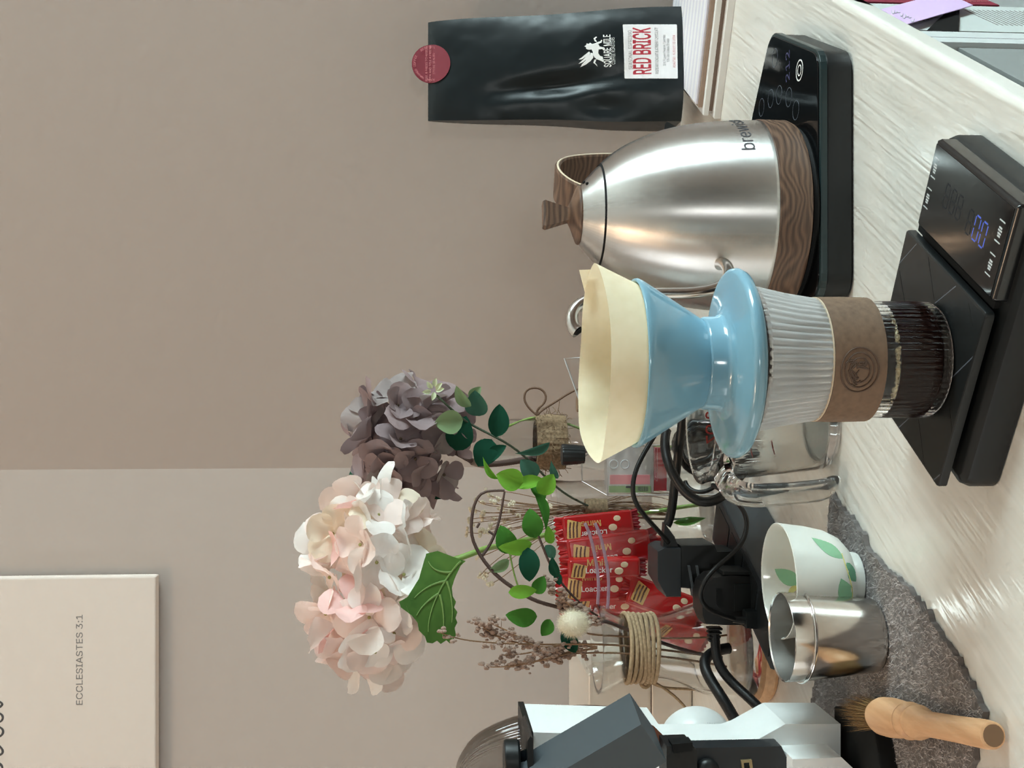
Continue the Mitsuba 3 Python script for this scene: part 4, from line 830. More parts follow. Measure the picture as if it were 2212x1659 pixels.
stemtube(ek, [(1062, 932, AY_ - .06), (1085, 925, AY_ - .03), (1120, 912, AY_ - .01), (1160, 902, AY_), (1250, 885 + 40, AY_), (1500, 960, AY_)], .0014, 'm_stem_green')
for a_ in ((970, 911, 62, 52, -1, .1, EYY - .02, 'm_leaf_sage', 'oval', .1, .1), (994, 938, 80, 60, .3, -1, EYY, 'm_leaf_dark', 'oval2', .2, .1), (1030, 873, 62, 50, -.2, -1, EYY, 'm_leaf_teal', 'oval', .4, .3), (1000, 858, 58, 30, -.7, -1, EYY - .01, 'm_leaf_sage', 'oval', .3, .6),
           (1076, 909, 72, 46, .1, -1, EYY - .01, 'm_leaf_dark', 'oval', .05, -.1), (1048, 978, 66, 56, -.5, 1, EYY - .005, 'm_leaf_dark', 'oval2', .1, 0), (1073, 978, 52, 30, .7, -.6, EYY - .005, 'm_leaf_dark', 'oval', .3, .5), (1153, 970, 82, 22, -1, .3, EYY - .01, 'm_leaf_teal', 'lance', .2, .3),
           (1143, 1012, 54, 40, -.6, -.6, EYY, 'm_leaf_teal', 'oval', .2, .1), (1197, 1016, 44, 18, -.4, -1, EYY + .02, 'm_leaf_teal', 'lance', .2, .4), (1027, 850, 40, 26, .6, -.8, EYY, 'm_leaf_sage', 'oval', .5, .2)): leaf(ek, *a_)
for x, y, dx, dy in ((928, 832, -.8, -1), (940, 826, .2, -1), (950, 842, 1, -.3), (922, 846, -1, .1), (936, 856, -.3, 1), (948, 834, 1, -1)): leaf(ek, x, y, 20, 11, dx, dy, EYY - .02, 'm_leaf_pale', 'oval', .3, .2)
rk = thing('leafy_branch', 'brown twig with bright green oval leaves, arching over the red wafers', 'branch')
RY = 1.02
stemtube(rk, [(1050, 1062, RY), (1030, 1078, RY), (1019, 1120, RY), (1020, 1160, RY), (1038, 1200, RY), (1070, 1240, RY), (1106, 1268, RY), (1150, 1294, RY), (1200, 1310, RY + .01), (1300, 1340, VY), (1420, 1385, VY), (1560, 1420, VY)], [.0012, .0014, .0015, .0017, .0018, .0018, .0018, .0018, .0018, .0018, .0015], 'm_twig', 'twig')
stemtube(rk, [(1042, 1200, RY), (1064, 1165, RY), (1078, 1125, RY), (1086, 1085, RY), (1090, 1062, RY)], [.0015, .0012, .0009], 'm_twig', 'twig')
stemtube(rk, [(1055, 1148, RY), (1062, 1152, RY), (1068, 1158, RY)], .0011, 'm_twig', 'twig', 6); stemtube(rk, [(1030, 1140, RY), (1036, 1130, RY)], .0011, 'm_twig', 'twig', 6)
stemtube(rk, [(1050, 1062, RY), (1072, 1060, RY), (1090, 1060, RY)], .0011, 'm_twig', 'twig', 8)
stemtube(rk, [(1290, 1330, VY), (1240, 1290, RY + .01), (1200, 1240, RY), (1180, 1200, RY), (1160, 1150, RY)], .0011, 'm_twig', 'twig')
stemtube(rk, [(1130, 1288, RY), (1112, 1245, RY), (1102, 1200, RY), (1098, 1180, RY)], .0008, 'm_stem_green', 'stalk', 16)
for a_ in ((1102, 1034, 62, 50, -1, -.3, RY - .01, 'm_leaf_bright', 'oval', .1, .1), (1146, 1044, 66, 32, 1, -.2, RY - .005, 'm_leaf_bright', 'oval', .2, .5), (1180, 1046, 54, 42, .7, -.9, RY - .01, 'm_leaf_bright', 'oval', .1, -.2), (1163, 1060, 52, 34, .5, .9, RY, 'm_leaf_mid', 'oval', .2, .3),
           (1058, 1013, 60, 15, -.7, -1, RY, 'm_leaf_bright', 'lance', .1, .5), (1170, 1104, 88, 24, .3, 1, RY - .01, 'm_leaf_mid', 'lance', .1, .4), (1150, 1132, 66, 46, -.2, -1, RY - .02, 'm_leaf_mid', 'oval2', .05, .1), (1093, 1168, 68, 46, -.4, -1, RY - .01, 'm_leaf_mid', 'oval2', .1, .1),
           (1116, 1182, 76, 36, -1, .05, RY - .03, 'm_leaf_bright', 'oval2', .2, .2), (1187, 1156, 42, 22, -.2, -1, RY - .01, 'm_leaf_bright', 'oval', .2, .2), (1143, 1221, 74, 46, .05, 1, RY - .03, 'm_leaf_dark', 'oval2', .0, .05), (1079, 1222, 50, 26, -1, .5, RY, 'm_leaf_sage', 'oval', .2, .2),
           (1128, 1278, 62, 30, 1, -.1, RY - .02, 'm_leaf_bright', 'oval2', .2, .1), (1166, 1264, 44, 32, .4, -.9, RY - .01, 'm_leaf_mid', 'oval', .2, .2), (1198, 1226, 48, 24, -.3, -1, RY - .01, 'm_leaf_dark', 'oval', .2, .4), (1128, 1333, 70, 42, -1, -.1, RY - .01, 'm_leaf_mid', 'oval2', .1, .05),
           (1180, 1356, 40, 32, -.5, .9, RY, 'm_leaf_mid', 'oval', .2, .2), (1230, 1386, 56, 36, .5, .8, RY + .02, 'm_leaf_dark', 'oval', .1, .2), (1188, 1192, 34, 26, .6, .9, RY + .01, 'm_leaf_teal', 'oval', .1, .2), (1205, 1250, 30, 18, .3, 1, RY, 'm_leaf_dark', 'oval', .2, .1)): leaf(rk, *a_)

PET = {i: mikit.ply(leaf_mesh('petal', f_, c_, 9, 7, w_), None, smooth=True) for i, (f_, c_, w_) in enumerate(((.10, .22, .03), (.2, .10, .05), (-.06, .34, .03)))}
eye = trimesh.creation.icosphere(1, .0016); EYE = mikit.ply(eye, None, smooth=True)
def hydrangea(name, lab, C, R3, n, mats, wts, eyeb, psize, hole=None, seed=1, roll=0.0):
    """A flower head: n florets over an ellipsoid, each with four petals of its own."""
    k = thing(name, lab, 'flower'); g = np.random.default_rng(seed); ga = math.pi * (3 - math.sqrt(5)); cr_, sr_ = math.cos(roll), math.sin(roll); made = 0
    for i in range(n):
        zz = 1 - 2 * (i + .5) / n; rr = math.sqrt(1 - zz * zz); th = ga * i + 1.0
        d = np.array([rr * math.cos(th), -zz, rr * math.sin(th)]) + g.normal(0, .09, 3)
        d = unit(d)
        if d[1] > .35 or (hole is not None and d @ unit(hole) > .86): continue
        off = d * np.asarray(R3) * g.uniform(.86, 1.02); off = np.array([cr_ * off[0] + sr_ * off[2], off[1], -sr_ * off[0] + cr_ * off[2]])
        n_ = unit(off / np.asarray(R3) ** 1.2 + g.normal(0, .22, 3) * 10); o = np.asarray(C) + off; made += 1
        t1 = unit(np.cross(n_, unit(g.normal(size=3)))); t2 = np.cross(n_, t1); mi_ = g.choice(len(mats), p=wts)
        fk_ = f'{k}__floret' + ('' if made == 1 else f'_{made - 1:03d}')
        scene[fk_] = {**EYE, 'to_world': S4(frame(o + n_ * .002, t1, t2)), 'bsdf': {'type': 'ref', 'id': eyeb}}
        s0 = psize * g.uniform(.85, 1.15); opn = g.uniform(.12, .55)
        for j in range(4):
            a_ = j * math.pi / 2 + g.normal(0, .12); d_ = t1 * math.cos(a_) + t2 * math.sin(a_); sd_ = -t1 * math.sin(a_) + t2 * math.cos(a_); op = opn + g.normal(0, .12)
            d2 = d_ * math.cos(op) + n_ * math.sin(op); n3 = np.cross(sd_, d2) * -1; n3 = n3 if n3 @ n_ > 0 else -n3; M = np.eye(4); s = s0 * g.uniform(.88, 1.1)
            M[:3, 0], M[:3, 1], M[:3, 2], M[:3, 3] = np.cross(d2, n3) * s * 1.06, d2 * s, n3 * s, o + d_ * .0004
            m2 = mi_ if g.uniform() < .8 else g.choice(len(mats), p=wts)
            scene[f'{fk_}__petal' + ('' if j == 0 else f'_{j:03d}')] = {**PET[g.integers(3)], 'to_world': S4(M), 'bsdf': {'type': 'ref', 'id': mats[m2]}}
    return k
hk1 = hydrangea('pink_hydrangea', 'large pale pink and white hydrangea head with one serrated green leaf, at the upper left', at(806, 1245, 1.04), (.078, .060, .046), 62, ['m_petal_white', 'm_petal_blush', 'm_petal_pink', 'm_petal_cream'], [.38, .34, .12, .16], 'm_floret_eye', .0285, None, 3, .06)
hk2 = hydrangea('mauve_hydrangea', 'dusky mauve hydrangea head, to the right of the pink hydrangea', at(880, 950, 1.17), (.054, .050, .054), 50, ['m_petal_mauve', 'm_petal_dusk', 'm_petal_grey'], [.5, .3, .2], 'm_floret_eye_dark', .0285, None, 5)
core = trimesh.creation.icosphere(3, 1.0)
put('core', move(xf(core, np.diag([.052, .040, .028, 1])), at(806, 1245, 1.04)), 'm_petal_cream', hk1, True); put('core', move(xf(core, np.diag([.036, .034, .036, 1])), at(880, 950, 1.17)), 'm_petal_dusk', hk2, True)
stemtube(hk1, [(850, 1240, 1.05), (920, 1222, 1.06), (985, 1208, 1.07), (1035, 1190, 1.08), (1085, 1178, 1.15), (1200, 1150, 1.20), (1330, 1120, 1.225), (1512, 1090, BY_)], [.0034, .003, .0028, .0026, .0024, .0022], 'm_stem_green')
stemtube(hk2, [(930, 965, 1.18), (1000, 985, 1.19), (1030, 1000, 1.2), (1060, 1003, 1.205), (1180, 985, AY_), (1512, 970, AY_)], [.003, .003, .0036, .0036, .0034], 'm_twig')
stemtube(hk2, [(1020, 997, 1.195), (1032, 1001, 1.2), (1046, 1004, 1.203)], .0038, 'm_kraft', 'cut_stem', 8)
# the serrated leaf, a real outline with veins
out = [(985, 1205), (945, 1190), (921, 1196), (915, 1215), (905, 1250), (880, 1290), (862, 1300), (866, 1312), (890, 1330), (902, 1345), (905, 1362), (918, 1375), (922, 1388), (934, 1390), (944, 1384), (952, 1391), (964, 1383), (972, 1390), (980, 1380), (985, 1372), (982, 1356), (988, 1345), (984, 1335), (988, 1322), (981, 1312), (985, 1300), (978, 1288), (976, 1270), (982, 1250), (995, 1222), (1006, 1212)]
LY = .968
def leafdepth(x, y): return LY + .012 * math.sin((x - 860) / 150 * 2.6) + .03 * (abs((x - 985) * .77 + (y - 1205) * .35) / 130) ** 2 - .012 * (y - 1200) / 190
lp_ = sg.Polygon(out).buffer(0); ptsl = trimesh.creation.triangulate_polygon(lp_, engine='earcut'); 
tmpl = trimesh.Trimesh(*trimesh.remesh.subdivide_to_size(np.c_[ptsl[0], np.zeros(len(ptsl[0]))], ptsl[1], 14), process=True)
put('leaf', TM([at(x, y, leafdepth(x, y)) for x, y, _ in tmpl.vertices], tmpl.faces), 'm_leaf_big', hk1, True, label='broad serrated green leaf')
for pts in ([(996, 1212), (965, 1250), (935, 1310), (925, 1365)], [(975, 1236), (940, 1230), (925, 1212)], [(962, 1255), (925, 1268), (895, 1292)], [(948, 1282), (915, 1308), (900, 1330)], [(965, 1255), (976, 1300), (976, 1345)], [(950, 1284), (958, 1330), (956, 1375)]):
    put('leaf_vein', tube([at(x, y, leafdepth(x, y) - .0008) for x, y in pts], [.0011, .0007, .0004], 6, smooth=14, flat=.5, ref=[0, 1, .01]), 'm_leaf_vein', hk1, True)
for x, y, l, w, dx, dy in ((742, 1058, 60, 40, -.8, .2), (765, 1042, 50, 34, -.4, -1), (950, 1065, 46, 34, 1, .4), (935, 1058, 60, 40, .7, -.6)): leaf(hk2, x, y, l, w, dx, dy, 1.19, 'm_leaf_dark' if x > 900 else 'm_leaf_teal', 'lance', .2, .2)
# dried statice, bunny tail, baby's breath
stk_ = thing('dried_statice', 'dried brown statice sprays sticking out of the flared vase', 'dried flowers'); g = np.random.default_rng(21)
paths = [[(1560, 1420, VY), (1400, 1400, VY), (1290, 1392, 1.04), (1180, 1392, 1.03), (1060, 1388, .985), (985, 1378, .955), (946, 1364, .950)], [(1290, 1400, 1.05), (1200, 1418, 1.04), (1120, 1436, 1.03), (1046, 1440, 1.03)], [(1290, 1398, 1.05), (1200, 1400, 1.045), (1130, 1412, 1.04), (1085, 1415, 1.04)],
         [(1210, 1392, 1.03), (1140, 1388, 1.02), (1095, 1362, 1.02), (1060, 1345, 1.02), (1056, 1336, 1.02)], [(1120, 1389, 1.025), (1070, 1372, 1.025), (1030, 1340, 1.025)], [(1240, 1405, 1.05), (1160, 1428, 1.05), (1100, 1441, 1.05)], [(1570, 1440, VY), (1400, 1415, VY), (1290, 1410, 1.05), (1230, 1412, 1.05), (1165, 1408, 1.05)], [(1260, 1340, 1.03), (1215, 1292, 1.02), (1190, 1268, 1.02), (1175, 1250, 1.02)], [(1290, 1345, 1.04), (1240, 1310, 1.03), (1205, 1300, 1.03)]]
buds = []
for pts in paths:
    put('stem', tube([at(*q_) for q_ in pts], [.0011, .0009, .0005], 6, smooth=40), 'm_dry_stem', stk_, True)
    P = spline([at(*q_) for q_ in pts], 60)
    n0 = 20 if pts[0][0] > 1500 else 8
    for i in range(n0, 60, 1):
        if P[i][2] < .915: continue
        if g.uniform() < .62:
            d = unit(g.normal(size=3) * [1, .6, 1]); l = g.uniform(.002, .011) * (1.1 - i / 90); e = P[i] + d * l
            for _ in range(3): buds.append(move(xf(trimesh.creation.icosphere(0, g.uniform(.0010, .0021)), np.diag([1, 1, 1.5, 1])), e + g.normal(0, .0014, 3)))
            buds.append(tube([P[i], e], .0003, 3))
put('buds', cat(buds), 'm_dry_bud', stk_, False, kind='stuff', label='tiny crisp grey-brown buds')
bt = thing('bunny_tail', 'fluffy cream bunny tail grass head at the rim of the flared vase', 'dried flower'); bc = at(1238, 1347, 1.0)
bcore = xf(trimesh.creation.icosphere(3, 1), np.diag([.0105, .010, .0125, 1])); put('head', move(bcore, bc), 'm_bunny', bt, True)
d = rng.normal(size=(2600, 3)); d /= np.linalg.norm(d, axis=1, keepdims=True); p0 = bc + d * [.0100, .0095, .012]; tip = p0 + d * rng.uniform(.0015, .0048, (2600, 1)) + rng.normal(0, .0012, (2600, 3)) + [0, 0, -.0006]; s_ = np.cross(d, rng.normal(size=(2600, 3))); s_ = s_ / np.linalg.norm(s_, axis=1, keepdims=True) * .00018
put('fluff', TM(np.stack([p0 - s_, p0 + s_, tip], 1).reshape(-1, 3), np.arange(7800).reshape(-1, 3)), 'm_bunny', bt, False, kind='stuff')
put('stalk', tube([bc + [0, 0, -.01], at(1262, 1362, 1.01), at(1300, 1372, VY), at(1400, 1378, VY), at(1570, 1372, VY)], .0009, 6, smooth=30), 'm_dry_stem', bt, True)
gy = thing('babys_breath', "dried cream baby's breath on hair-thin stems, above the glass jar", 'dried flowers'); YY = 1.2
fl = [(1028, 1078), (1042, 1085), (1058, 1070), (1065, 1082), (1050, 1060), (1075, 1078), (1100, 1092), (1110, 1085), (1105, 1104), (1012, 1122), (1018, 1130), (1040, 1118), (1045, 1108), (1068, 1120), (1090, 1125), (1035, 1150), (1010, 1150), (1052, 1145), (1080, 1150), (1030, 1205), (1045, 1248), (1050, 1240), (1036, 1245), (1060, 1262), (1180, 1085), (1190, 1094), (1150, 1120), (1022, 1100), (1082, 1098), (1060, 1135), (1120, 1112), (1100, 1140)]
for i, (x, y) in enumerate(fl):
    o = at(x, y, YY + g.uniform(-.03, .03)); r = px(g.uniform(5.5, 9), YY); big = x > 1060 or i % 3
    fl_ = cat([move(xf(trimesh.creation.icosphere(1, r * .55), np.diag([1, 1, .8, 1])), o + g.normal(0, r * .42, 3)) for _ in range(6)])
    put('bloom', fl_, 'm_gyp', gy, True)
    put('stem', tube([o, at((x * 2 + 1230) / 3 + g.uniform(-12, 12), (y * 2 + 1105) / 3 + g.uniform(-10, 10), YY), at(1290, 1097 + g.uniform(-8, 8), BY_ - .004), at(1450, 1100 + (y - 1130) * -.25, BY_ - .004)], .00042, 5, smooth=18), 'm_dry_stem', gy, True)
st = thing('green_stem_leaf', 'single narrow green leaf inside the bottom of the glass jar', 'leaf'); leaf(st, 1490, 1124, 72, 18, 1, -.15, BY_ - .02, 'm_leaf_mid', 'lance', .1, .1)

# ------------------------------------------------------------------ wafer packs in a zip bag
zk = thing('zip_bag', 'clear plastic zip bag with a lilac seal, holding red wafer packs', 'plastic bag')
ZY = 1.137
def bagpt(x, y, Y): return at(x, y, Y)
fr_ = grid(lambda U, W: np.array([bagpt(1200 + 360 * u_, 1140 + 290 * w_, ZY - .022 - .016 * math.sin(math.pi * w_) * (.3 + .7 * math.sin(math.pi * min(u_ * 1.0, 1)))) for u_, w_ in zip(U.ravel(), W.ravel())]).reshape(*U.shape, 3) + (np.stack([0 * U, .0035 * np.sin(W * 16 + U * 7) * np.sin(U * 3.1), 0 * U], -1)), 26, 26)
bk_ = grid(lambda U, W: np.array([bagpt(1195 + 350 * u_, 1142 + 288 * w_, ZY + .022 + .014 * math.sin(math.pi * w_)) for u_, w_ in zip(U.ravel(), W.ravel())]).reshape(*U.shape, 3), 10, 10)
put('front_film', fr_, 'm_clear', zk, True)
put('back_film', bk_, 'm_clear', zk, True)
zp = [(1263, 1130), (1275, 1160), (1284, 1200), (1290, 1240), (1291, 1275), (1288, 1315)]
for dx in (0, 22): put('zip_seal', tube([at(x + dx + (y - 1130) * .012, y, ZY - .042) for x, y in zp], .0016, 6, smooth=26, flat=.4, ref=[0, 1, 0]), 'm_zip', zk, True)
def wafer(x0, y0, x1, y1, Y, wpx, lab, txt=True, flip=False, rolls=0.0):
    """A wrapped wafer standing from photo point (x0, y0), its top, to (x1, y1), its foot."""
    k = thing('wafer_pack', lab, 'wafer pack', 'red wafer packs in the zip bag'); a_, b_ = at(x0, y0, Y), at(x1, y1, Y); ax = unit(b_ - a_); L_ = np.linalg.norm(b_ - a_); sd_ = unit(np.cross([0, 1, 0], ax)); W_ = px(wpx, Y)
    n_ = np.cross(ax, sd_); n_ = n_ if n_[1] < 0 else -n_
    sd_, n_ = sd_ * math.cos(rolls) + n_ * math.sin(rolls), n_ * math.cos(rolls) - sd_ * math.sin(rolls)
    M = frame(a_, ax, sd_, n_)
    if np.linalg.det(M[:3, :3]) < 0: M[:3, 1] *= -1
    T_ = .0075
    put('wrapper', xf(rbox([L_ * .80, W_, T_ * 2], (L_ * .5, 0, 0), .0035), M), 'm_wafer_red', k, 40)
    for s, q in ((0, 1), (1, -1)):
        x_ = L_ * .02 if s == 0 else L_ * .98; xi = L_ * .12 if s == 0 else L_ * .88; zz = []
        m_ = 15; top = [[x_ + (.0012 if j % 2 else -.0012) * 1.0, (j / (m_ - 1) - .5) * W_ * 1.12, .0006 * math.sin(j * 1.6)] for j in range(m_)]; bot = [[xi, (j / (m_ - 1) - .5) * W_ * .96, .0022 * math.sin(j * 1.1)] for j in range(m_)]
        v = np.array(top + bot); f = [[j, j + 1, m_ + j + 1] for j in range(m_ - 1)] + [[j, m_ + j + 1, m_ + j] for j in range(m_ - 1)]
        put('crimped_end', xf(TM(v, f), M), 'm_wafer_dark' if s else 'm_wafer_red', k, False)
    # wafer picture, hazelnut, stripe, lettering
    wv = cat([extr(sg.Polygon([(L_ * .14, -W_ * .34), (L_ * .27, -W_ * .40), (L_ * .30, W_ * .15), (L_ * .17, W_ * .30)]).buffer(.001), .0003)]); put('wafer_picture', xf(move(wv, [0, 0, T_]), M), 'm_wafer_gold', k, False)
    for i in range(3): put('wafer_layer', xf(move(extr(sg.LineString([(L_ * (.165 + .04 * i), -W_ * .34), (L_ * (.175 + .04 * i), 0), (L_ * (.19 + .04 * i), W_ * .2)]).buffer(.0008), .0002), [0, 0, T_ + .0003]), M), 'm_wafer_choc', k, False)
    for (u_, w_, r_) in ((.66, -.12, .0045), (.72, .2, .0038)): put('hazelnut', xf(move(xf(trimesh.creation.icosphere(2, 1), np.diag([r_, r_ * .8, .0006, 1])), [L_ * u_, W_ * w_, T_]), M), 'm_cream_hazel', k, True)
    if txt:
        for s, h, u_, w_, b in (('Loacker', .0052, .44, -.18, 'm_print_white'), ('Minis', .0062, .42, .20, 'm_wafer_gold')):
            t_ = text(s, h, (0, 0, 0), [1, 0, 0], [0, 1, 0], .0002, bold=True); 
            put('lettering', xf(xf(t_, frame([L_ * u_, W_ * w_, T_ + .0001], [1 if not flip else -1, 0, 0], [0, 1 if not flip else -1, 0], [0, 0, 1])), M), b, k, False)
    return k
wafer(1196, 1148, 1385, 1128, 1.163, 58, 'dark red wafer pack at the right end of the zip bag', True, True, .3)
wafer(1204, 1202, 1425, 1172, 1.143, 66, 'bright red wafer pack in front, lettered in white', True, True, .1)
wafer(1206, 1228, 1400, 1222, 1.123, 42, 'red wafer pack standing in front of the others, its narrow side lettered', True, False, -.1)
wafer(1196, 1270, 1390, 1262, 1.148, 62, 'red wafer pack behind the zip seal, left of the narrow one', True, False, .2)
wafer(1205, 1304, 1420, 1292, 1.163, 58, 'red wafer pack at the left end of the zip bag', True, False, -.3)
wafer(1340, 1265, 1520, 1330, 1.133, 62, 'red wafer pack lying slantwise low in the zip bag', False, False, .3)
wafer(1385, 1180, 1500, 1205, 1.168, 60, 'red wafer pack at the bottom right of the zip bag', False, False, .2)
wafer(1400, 1330, 1530, 1390, 1.168, 62, 'red wafer pack seen through the flared vase', False, False, -.2)

# ------------------------------------------------------------------ gable box, cork, acrylic sheet
gb = thing('gable_box', 'clear gable-topped plastic box holding a silver and red packet', 'box'); GYY = 1.105
x0, x1 = at(1380, 1070, GYY)[0], at(1380, 962, GYY)[0]; zg0, zg1, zg2 = TABLE + .0006, zat(1312, GYY), zat(1262, GYY); yd = .032; xm = (x0 + x1) / 2
def panel(pts): p = np.array(pts, float); return TM(p, [[0, i, i + 1] for i in range(1, len(p) - 1)])
for pts in ([(x0, GYY, zg0), (x1, GYY, zg0), (x1, GYY, zg1), (x0, GYY, zg1)], [(x0, GYY + yd, zg0), (x1, GYY + yd, zg0), (x1, GYY + yd, zg1), (x0, GYY + yd, zg1)], [(x0, GYY, zg0), (x0, GYY + yd, zg0), (x0, GYY + yd, zg1), (x0, GYY, zg1)], [(x1, GYY, zg0), (x1, GYY + yd, zg0), (x1, GYY + yd, zg1), (x1, GYY, zg1)],
            [(x0, GYY, zg1), (x1, GYY, zg1), (xm + .012, GYY + yd / 2, zg2), (xm - .012, GYY + yd / 2, zg2)], [(x0, GYY + yd, zg1), (x1, GYY + yd, zg1), (xm + .012, GYY + yd / 2, zg2), (xm - .012, GYY + yd / 2, zg2)]): put('panel', panel(pts), 'm_clear', gb, False)
for p_, q_ in (((x0, GYY, zg1), (xm - .012, GYY + yd / 2, zg2)), ((x1, GYY, zg1), (xm + .012, GYY + yd / 2, zg2)), ((x0, GYY, zg1), (x1, GYY, zg1)), ((x0, GYY, zg0), (x0, GYY, zg1)), ((x1, GYY, zg0), (x1, GYY, zg1)), ((xm - .012, GYY + yd / 2, zg2), (xm + .012, GYY + yd / 2, zg2))): put('folded_edge', tube([p_, q_], .0007, 6), 'm_silver', gb, True)
ri2 = lambda a, r, z: r * (1 + .03 * np.cos(a * 14))
cp0 = at(1236, 982, GYY + yd / 2); put('cap', lathe([(0, cp0[2] - .012), (.0085, cp0[2] - .012), (.0095, cp0[2] - .004), (.0105, cp0[2] + .009), (.0098, cp0[2] + .0105), (0, cp0[2] + .0108)], 56, (cp0[0], cp0[1], 0), mod=ri2), 'm_black_satin', gb, 40, label='ribbed black cap')
spk = thing('silver_packet', 'silver packet with red and green bands inside the clear gable box', 'packet')
def pkt(xa, xb, ya, yb, Y, th, b, nm, lab=None): put(nm, hull([at(x, y, Y) + [0, d, 0] for x in (xa, xb) for y in (ya, yb) for d in (0, th)]), b, spk, False, label=lab)
pkt(1312, 1408, 966, 1062, GYY + .006, .018, 'm_silver', 'pouch'); pkt(1318, 1404, 1026, 1046, GYY + .0045, .002, 'm_pack_pink', 'red_band'); pkt(1316, 1406, 1050, 1064, GYY + .0040, .002, 'm_pack_green', 'green_band')
for x, y in ((1326, 1003), (1350, 1003)): put('dimple', move(xf(trimesh.creation.torus(.0042, .0006, major_sections=20, minor_sections=6), rot(math.pi / 2, [1, 0, 0])), at(x, y, GYY + .0055)), 'm_print_grey', spk)
for i in range(9): pkt(1378 + i * 2.6, 1378 + i * 2.6 + (1.6 if i % 2 else .9), 1051, 1061, GYY + .0035, .0006, 'm_print_dark', 'barcode_bar')
pkt(1352, 1372, 1050, 1054, GYY + .0035, .0006, 'm_print_dark', 'barcode_text')
pkt(1412, 1440, 968, 1060, GYY + .005, .022, 'm_bottle_red', 'base_band', 'dark red base'); pkt(1407, 1412, 964, 1063, GYY + .0045, .023, 'm_silver', 'rim'); pkt(1440, 1448, 966, 1061, GYY + .0048, .0225, 'm_silver', 'rim')
ckz = thing('corked_bottle', 'small dark bottle with a brown cork, its neck just showing above the paper filter', 'bottle'); qx = at(1258, 872, 1.12)[0]
put('cork', lathe([(0, zat(1278, 1.12)), (.0078, zat(1278, 1.12)), (.0086, zat(1250, 1.12)), (.008, zat(1246, 1.12)), (0, zat(1246, 1.12))], 28, (qx, 1.12, 0)), 'm_cork', ckz)
put('glass', lathe([(0, TABLE + .0005), (.020, TABLE + .0005), (.021, TABLE + .003), (.021, zat(1360, 1.12)), (.0095, zat(1310, 1.12)), (.0095, zat(1274, 1.12)), (.0080, zat(1274, 1.12)), (.0080, zat(1310, 1.12)), (.0195, zat(1362, 1.12)), (.0195, TABLE + .005), (0, TABLE + .005)], 40, (qx, 1.12, 0)), 'm_glass', ckz, 40)
acr = thing('acrylic_stand', 'thin clear acrylic stand, its edge showing between the paper filter and the wall', 'stand'); QY = 1.055
sheet_ = np.array([at(1219, 774, QY), at(1270, 772, QY), at(1420, 800, QY), at(1420, 1040, QY), at(1308, 940, QY), at(1266, 905, QY)])
put('sheet', hull(np.r_[sheet_[[0, 1, 2, 3, 5]], sheet_[[0, 1, 2, 3, 5]] + [0, .002, 0]]), 'm_clear', acr, False)
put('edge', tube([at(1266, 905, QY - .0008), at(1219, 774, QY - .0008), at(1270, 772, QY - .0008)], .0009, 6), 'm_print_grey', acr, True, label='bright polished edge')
put('foot', rbox([.12, .04, .003], [at(1420, 920, QY)[0], QY + .004, TABLE + .0022], .001), 'm_clear', acr, False)
put('upright', hull([at(1415, 800, QY), at(1415, 1040, QY), at(1415, 800, QY) + [0, .002, 0], at(1415, 1040, QY) + [0, .002, 0]] + [np.array([at(1415, y, QY)[0], QY + d, TABLE + .003]) for y in (800, 1040) for d in (0, .002)]), 'm_clear', acr, False)
clip = thing('binder_clip', 'small dark clip with a white tip, between the kettle and the coffee bag', 'clip')
put('jaw', hull([at(1436, 268, 1.20), at(1441, 262, 1.20), at(1462, 275, 1.20), at(1466, 292, 1.20), at(1434, 290, 1.20)] + [at(x, y, 1.215) for x, y in ((1436, 268), (1462, 275), (1466, 292), (1434, 290))]), 'm_black', clip)
put('tip', move(xf(trimesh.creation.icosphere(2, 1), np.diag([.009, .008, .010, 1])), at(1470, 292, 1.195)), 'm_ceramic_white', clip, True)

# ------------------------------------------------------------------ storage tin and grinder at the left
tb = thing('storage_tin', 'glossy cream storage box with a lid, against the wall behind the grinder', 'box')
tx1 = at(1380, 1452, 1.34)[0]; tz = zat(1268, 1.337)
put('body', rbox([.42, .17, zat(1497, 1.337) - TABLE + .05 - .0], [tx1 - .21, 1.337 + .085, (TABLE + .0005 + TABLE + .0505 + zat(1497, 1.337) - TABLE) / 2], .004), 'm_box_cream', tb)
lz0 = TABLE + .0005 + (zat(1497, 1.337) - TABLE + .05); put('lid', rbox([.424, .174, tz - lz0], [tx1 - .21, 1.337 + .085, (tz + lz0) / 2], .005), 'm_box_cream', tb)
put('seam', trimesh.creation.box(bounds=[[tx1 - .419, 1.3385, lz0 - .0012], [tx1 - .001, 1.5, lz0 + .0012]]), 'm_box_seam', tb, False)
gr = thing('coffee_grinder', 'white and black electric coffee grinder with a smoked ribbed hopper, at the lower left edge', 'grinder')
GF, GB = .80, .855
def front_prism(pts, Y0, Y1, b=.002):
    p = np.array([at(x, y, Y0) for x, y in pts]); poly = sg.Polygon([(q_[0], q_[2]) for q_ in p]); m_ = extr(poly, Y1 - Y0); v = m_.vertices; return TM(np.stack([v[:, 0], Y1 - v[:, 2], v[:, 1]], 1), m_.faces)
put('body', front_prism([(1440, 1614), (1600, 1613), (1625, 1604), (1697, 1564), (1816, 1564), (1816, 1800), (1440, 1800)], GF, GB), 'm_white_plastic', gr, 20)
put('foot', front_prism([(1818, 1636), (1852, 1668), (1852, 1800), (1712, 1800), (1712, 1640)], GF - .030, GF), 'm_white_plastic', gr, 20)
put('column', front_prism([(1152, 1582), (1440, 1590), (1440, 1850), (1152, 1850)], .835, .91), 'm_white_plastic', gr, 20)
put('top_plate', front_prism([(1138, 1580), (1151, 1580), (1151, 1850), (1138, 1850)], .833, .912), 'm_black', gr, 20)
hx0 = at(1200, 1770, .90)[0]; 
def hz(x): return zat(x, .90)
